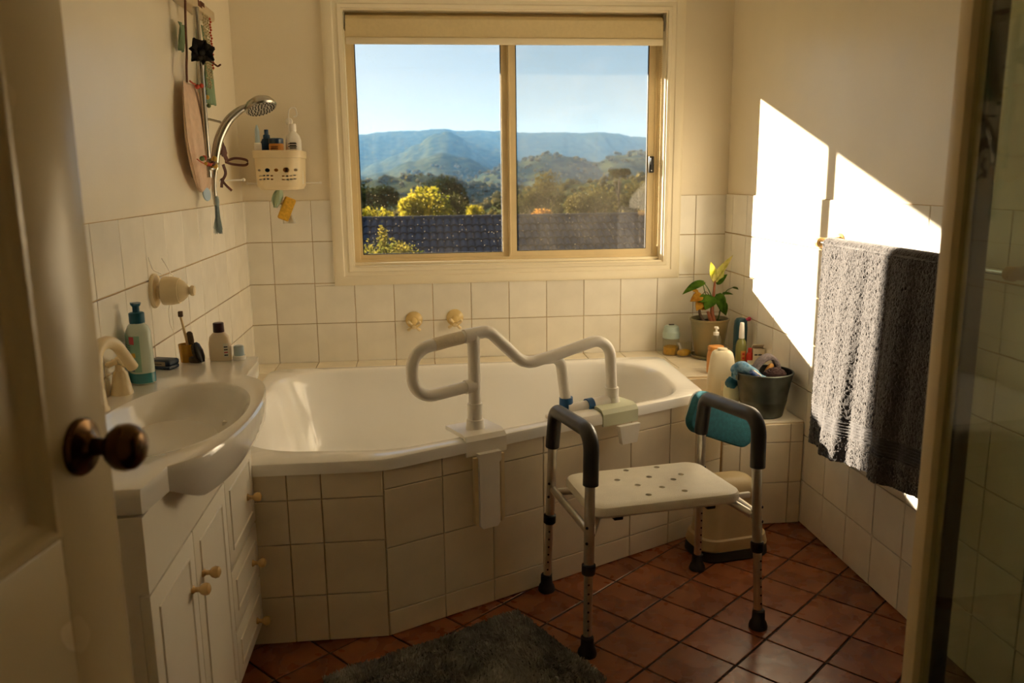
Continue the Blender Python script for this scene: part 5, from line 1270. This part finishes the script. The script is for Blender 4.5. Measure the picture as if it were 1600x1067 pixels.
# ---------------------------------------------------------------- bottles and plant on the ledge
ZD, ZL = .5635, .4605
mat('jug_plastic', (214, 204, 176), .4, var=.06, vscale=8); mat('orange_plastic', (206, 140, 66), .4, var=.1); mat('red_plastic', (176, 44, 30), .35); mat('teal_dark', (26, 66, 74), .5, var=.15); mat('green_liquid', (128, 128, 70), .25, coat=.4)
mat('card_white', (220, 208, 184), .7, var=.04); mat('hot_pink', (190, 50, 90), .4); mat('corn_yellow', (226, 172, 44), .6, var=.3, vscale=120); mat('jar_blue', (176, 196, 190), .3)
def ledge_things():
    t = thing('plastic_jug', 'cream plastic jug bottle with a small label beside the bucket', 'jug', (1.345, 3.615, ZL), math.radians(-14))
    b = obj('body', G().loops(oval_loft([(.058, .040, 0), (.064, .045, .006), (.064, .046, .11), (.058, .044, .17), (.052, .041, .215), (.046, .037, .236), (.034, .028, .246), (.02, .018, .248)], 40, 3.2)), 'jug_plastic', t)
    obj('cap', G().loops(oval_loft([(.022, .018, .247), (.024, .020, .249), (.022, .018, .256), (.016, .012, .258)], 26, 2.4)), 'jug_plastic', t)
    g = G(); g.box((-.006, -.0478, .070), (.020, -.0465, .115), .001); obj('label', g, 'cream_bottle', b)
    h = obj('grip_recess', oval_patch(.064, .0455, .10, .155, -PI*.36, -PI*.14, 3.2, .0012, 10), 'teal_foam', b)
    t = thing('orange_bottle', 'squat orange plastic bottle behind the cream jug', 'bottle', (1.372, 3.775, ZD), math.radians(8))
    obj('body', G().loops(oval_loft([(.036, .026, 0), (.040, .030, .004), (.040, .030, .085), (.036, .027, .108), (.034, .025, .112)], 32, 3)), 'orange_plastic', t)
    obj('lid', G().loops(oval_loft([(.035, .026, .110), (.037, .028, .113), (.037, .028, .128), (.034, .025, .132)], 32, 3)), 'orange_plastic', t)
    t = thing('clear_pump_bottle', 'slim clear pump bottle standing in front of the plant pot', 'bottle', (1.418, 3.905, ZD))
    obj('body', G().lathe([(.022, 0), (.024, .003), (.024, .135), (.019, .152), (.012, .158)], 26), 'clear_plastic', t)
    obj('pump', G().lathe([(.013, .156), (.014, .158), (.014, .172), (.005, .174), (.005, .190), (.010, .192), (.010, .199)], 20).box((-.004, -.026, .190), (.004, .0, .198), .002), 'white_plastic', t)
    t = thing('spray_bottle', 'green spray bottle with a tall white nozzle and orange label', 'bottle', (1.500, 3.785, ZD))
    b = obj('body', G().lathe([(.024, 0), (.026, .003), (.026, .128), (.021, .148), (.013, .158), (.012, .164)], 28), 'green_liquid', t)
    obj('label', oval_patch(.026, .026, .035, .105, -PI*.62, -PI*.30, 2, n=10), 'orange_plastic', b)
    for k in range(3): obj('text_line', oval_patch(.026, .026, .045+k*.02, .055+k*.02, -PI*.54, -PI*.40, 2, .0012, n=5), 'red_plastic', b)
    obj('nozzle', G().lathe([(.013, .162), (.0135, .165), (.0115, .215), (.0095, .236), (.008, .238)], 22), 'white_plastic', t)
    t = thing('teal_bottle', 'dark teal bottle with a pink tip behind the spray bottle', 'bottle', (1.540, 3.905, ZD))
    obj('body', G().loops(oval_loft([(.030, .022, 0), (.033, .024, .004), (.033, .024, .19), (.030, .022, .225), (.020, .016, .238), (.010, .010, .240)], 30, 2.6)), 'teal_dark', t)
    obj('tip', G().tube([(.012, 0, .222), (.040, 0, .232)], [.008, .0085], 12).ball((.042, 0, .233), .0105, 12, 8), 'hot_pink', t)
    t = thing('red_bottle', 'small red bottle between the spray bottle and the white box', 'bottle', (1.528, 3.745, ZD))
    obj('body', G().loops(oval_loft([(.015, .012, 0), (.017, .014, .003), (.017, .014, .085), (.012, .011, .100)], 24, 2.6)), 'red_plastic', t); obj('cap', G().lathe([(.009, .099), (.0095, .101), (.009, .120), (.007, .122)], 16), 'red_plastic', t)
    obj('label', oval_patch(.017, .014, .045, .065, -PI*.8, -PI*.2, e=.0008, n=8), 'label_white', t)
    t = thing('white_box', 'small open white carton with black print on the ledge by the wall', 'box', (1.566, 3.742, ZD), math.radians(-6))
    b = obj('carton', G().loops([[Vector((x*.027, y*.018, z)) for x, y in ((-1, -1), (1, -1), (1, 1), (-1, 1))] for z in (0, .120)]+[[Vector((x*.0262, y*.0172, .120)) for x, y in ((-1, -1), (1, -1), (1, 1), (-1, 1))], [Vector((x*.0262, y*.0172, .09)) for x, y in ((-1, -1), (1, -1), (1, 1), (-1, 1))]]), 'card_white', t)
    obj('flap', G().loops([[Vector((x*.027, y, z)) for y, z in ((.018, .1185), (.018, .1200), (-.010, .140), (-.012, .139))] for x in (-1, 1)]), 'card_white', b)
    for x0, x1 in ((-.021, -.006), (-.003, .014)): obj('text_line', G().box((x0, -.0188, .088), (x1, -.0180, .095)), 'label_ink', b)
    for k in range(4): obj('print_mark', G().box((-.012+k*.008, -.0186, .020), (-.007+k*.008, -.0180, .040+.006*(k % 2))), 'label_ink', b)
    t = thing('glass_tray', 'low clear tray of toiletries in front of the white box', 'tray', (1.49, 3.625, ZL), math.radians(-4))
    obj('tray_shell', G().loops(oval_loft([(.055, .030, 0), (.060, .034, .004), (.066, .038, .150), (.0645, .0365, .150), (.058, .032, .006), (.05, .028, .005)], 36, 3)), 'clear_plastic', t)
    obj('tray_rim', G().tube([(p.x, p.y, .150) for p in oval_loft([(.066, .038, 0)], 36, 3)[0]], .003, 8, False, True), 'clear_plastic', t)
    t = thing('razor', 'pink and white razor handle sticking out of the clear tray', 'razor', (1.525, 3.61, ZL+.01))
    obj('handle', G().tube([(-.03, 0, .0), (.0, 0, .10), (.012, 0, .155)], .006, 12), 'salmon', t); obj('head', G().box((-.016, -.008, .150), (.022, .008, .162), .003), 'white_plastic', t)
    t = thing('dark_tube', 'small dark green tube lying in the clear tray', 'tube', (1.47, 3.625, ZL+.008))
    obj('tube_body', G().tube([(-.03, 0, .012), (.0, .0, .075), (.015, 0, .120)], [.013, .013, .009], 14), 'teal_dark', t)
    # jar and little bag of yellow pieces
    t = thing('storage_jar', 'clear jar with a pale blue lid at the back corner of the ledge', 'jar', (1.285, 4.212, ZD))
    obj('glass_body', G().lathe([(.0, .001), (.040, 0), (.043, .004), (.043, .085), (.040, .092)], 32, None, False), 'clear_plastic', t)
    obj('lid', G().lathe([(.042, .088), (.045, .090), (.045, .120), (.042, .124), (.041, .130), (.038, .148), (.030, .156), (.012, .158)], 32), 'jar_blue', t)
    obj('lid_button', G().box((-.014, -.008, .157), (.014, .008, .162), .002), 'dark_plastic', t)
    obj('filling', G().lathe([(.036, .003), (.039, .008), (.039, .042), (.030, .046)], 28), 'corn_yellow', t)
    t = thing('snack_bag', 'small clear bag of yellow pieces beside the storage jar', 'bag', (1.338, 4.155, ZD), math.radians(10))
    obj('bag_film', G().loops([[Vector((x*w, y*d, z)) for x, y in rrect(2, 2, .5)] for z, w, d in ((0, .040, .022), (.006, .045, .026), (.035, .043, .024), (.060, .044, .012), (.075, .047, .004))]), 'clear_plastic', t)
    g = G(); g.ball((0, 0, .020), (.040, .021, .019), 20, 12); obj('yellow_pieces', g, 'corn_yellow', t)
    t = thing('shower_cap_scrap', 'crumpled teal and white packet hanging beside the jug', 'packet', (1.352, 3.50, ZL), math.radians(-10))
    g = G(); g.ball((0, 0, .075), (.036, .020, .074), 30, 20)
    for v in g.bm.verts: v.co += v.co.normalized()*.009*noise.noise(v.co*70)
    obj('packet_film', g, 'pale_green_plastic', t)
    g = G(); g.ball((-.004, -.012, .125), (.030, .016, .026), 24, 14)
    for v in g.bm.verts: v.co += v.co.normalized()*.008*noise.noise(v.co*90)
    obj('teal_panel', g, 'soap_teal', t)
ledge_things()
def plant():
    c = Vector((1.456, 4.115, ZD)); t = thing('potted_plant', 'leafy green house plant in a glazed pot in the corner by the window', 'potted plant', c)
    obj('saucer', G().lathe([(.070, 0), (.084, .004), (.092, .018), (.088, .018), (.080, .008), (0, .006)], 36, None, False), 'pot_glaze', t)
    obj('pot', G().lathe([(.0, .010), (.066, .009), (.070, .014), (.097, .196), (.101, .198), (.101, .206), (.094, .206), (.088, .18), (.0, .178)], 40, None, False), 'pot_glaze', t)
    g = G(); g.lathe([(.0, .176), (.090, .178), (.090, .186), (.03, .190), (0, .190)], 30, None, False)
    for v in g.bm.verts: v.co.z += .005*noise.noise(v.co*60)
    obj('soil', g, 'soil', t)
    def leaf(base, d, n, L, W, m, bend=.25, fold=.18):
        d = Vector(d).normalized(); n = Vector(n); n = (n-d*n.dot(d)).normalized(); s = d.cross(n); g = G()
        def f(i, j):
            w = W*(math.sin(PI*min(.06+i*.94, 1)**.75)**.9)*(1-.15*i); q = (j-.5)*2
            return Vector(base)+d*L*i+s*w*.5*q+n*(-bend*L*i*i+fold*w*abs(q)*.6)
        g.grid(11, 7, f); o = obj('leaf', g, m, t); md = o.modifiers.new('thick', 'SOLIDIFY'); md.thickness = .0012; return o
    def stem(pts, r0, r1, m='stem'):
        q = smooth_pts(pts, 6); obj('stem', G().tube(q, [r0+(r1-r0)*i/(len(q)-1) for i in range(len(q))], 10), m, t)
    stem([(.015, -.03, .185), (.003, -.025, .24), (.008, -.02, .30), (.014, -.015, .37), (.018, -.01, .41)], .012, .004)
    stem([(.0, -.03, .185), (-.012, -.03, .22), (-.020, -.025, .245)], .011, .007)
    stem([(-.03, -.01, .185), (-.055, -.015, .225), (-.062, -.02, .25), (-.072, -.03, .268)], .009, .005, 'bristle')
    stem([(.008, -.02, .30), (-.03, -.02, .33), (-.045, -.02, .375), (-.052, -.02, .40)], .003, .0022, 'leaf')
    stem([(.008, -.02, .30), (-.02, -.02, .36), (-.045, -.02, .392)], .003, .002, 'leaf')
    stem([(.05, .02, .185), (.060, .015, .24), (.066, .01, .30), (.085, .0, .345), (.112, -.01, .362)], .004, .0018, 'leaf')
    stem([(.066, .01, .295), (.062, .008, .33)], .003, .002, 'leaf')
    leaf((-.040, -.02, .395), (-1, -.1, -.28), (.15, -.45, 1), .125, .060, 'plant_leaf')
    leaf((.018, -.012, .405), (.55, -.1, .95), (-.8, -.6, .45), .150, .044, 'plant_leaf_young', .1)
    leaf((.016, -.012, .400), (-.35, -.1, .95), (.3, -.9, .2), .105, .055, 'plant_leaf_young', -.1)
    leaf((.020, -.012, .395), (.30, -.2, .9), (.1, -1, .2), .100, .058, 'plant_leaf_young', .1)
    leaf((.018, -.010, .390), (-.1, -.3, .9), (0, -1, .3), .075, .038, 'plant_leaf_young', .0)
    leaf((.024, -.012, .385), (.45, -.3, .55), (0, -.8, .6), .070, .040, 'plant_leaf')
    leaf((-.005, -.035, .325), (-.55, -.5, -.75), (-.1, -.9, .5), .080, .075, 'plant_leaf')
    leaf((-.030, -.040, .318), (-.8, -.2, -.15), (-.1, -.85, .6), .055, .052, 'plant_leaf')
    leaf((.030, -.025, .335), (.30, -.35, -.95), (.1, -1, -.1), .105, .060, 'plant_leaf')
    leaf((.052, -.01, .290), (.35, -.3, -.8), (.1, -.9, .1), .075, .055, 'plant_leaf')
    leaf((.112, -.01, .362), (1, -.2, -.12), (0, -.5, 1), .050, .020, 'plant_leaf')
    leaf((.066, .008, .330), (.8, -.2, .1), (0, -.6, 1), .055, .022, 'plant_leaf')
    leaf((-.055, -.03, .330), (-.85, -.3, -.25), (0, -.8, .6), .070, .055, 'plant_leaf_dead')
    leaf((-.060, -.035, .305), (-.4, -.4, -.7), (0, -.9, .3), .060, .050, 'plant_leaf_dead')
    leaf((-.075, -.03, .345), (-.6, -.1, .35), (0, -.8, .5), .040, .022, 'plant_leaf_dead')
    leaf((-.070, -.03, .268), (.9, -.2, .1), (0, -.9, .6), .055, .038, 'plant_leaf_dead')
    stem([(-.058, -.03, .33), (-.03, -.025, .345), (.004, -.02, .30)], .002, .002, 'bristle')
plant()
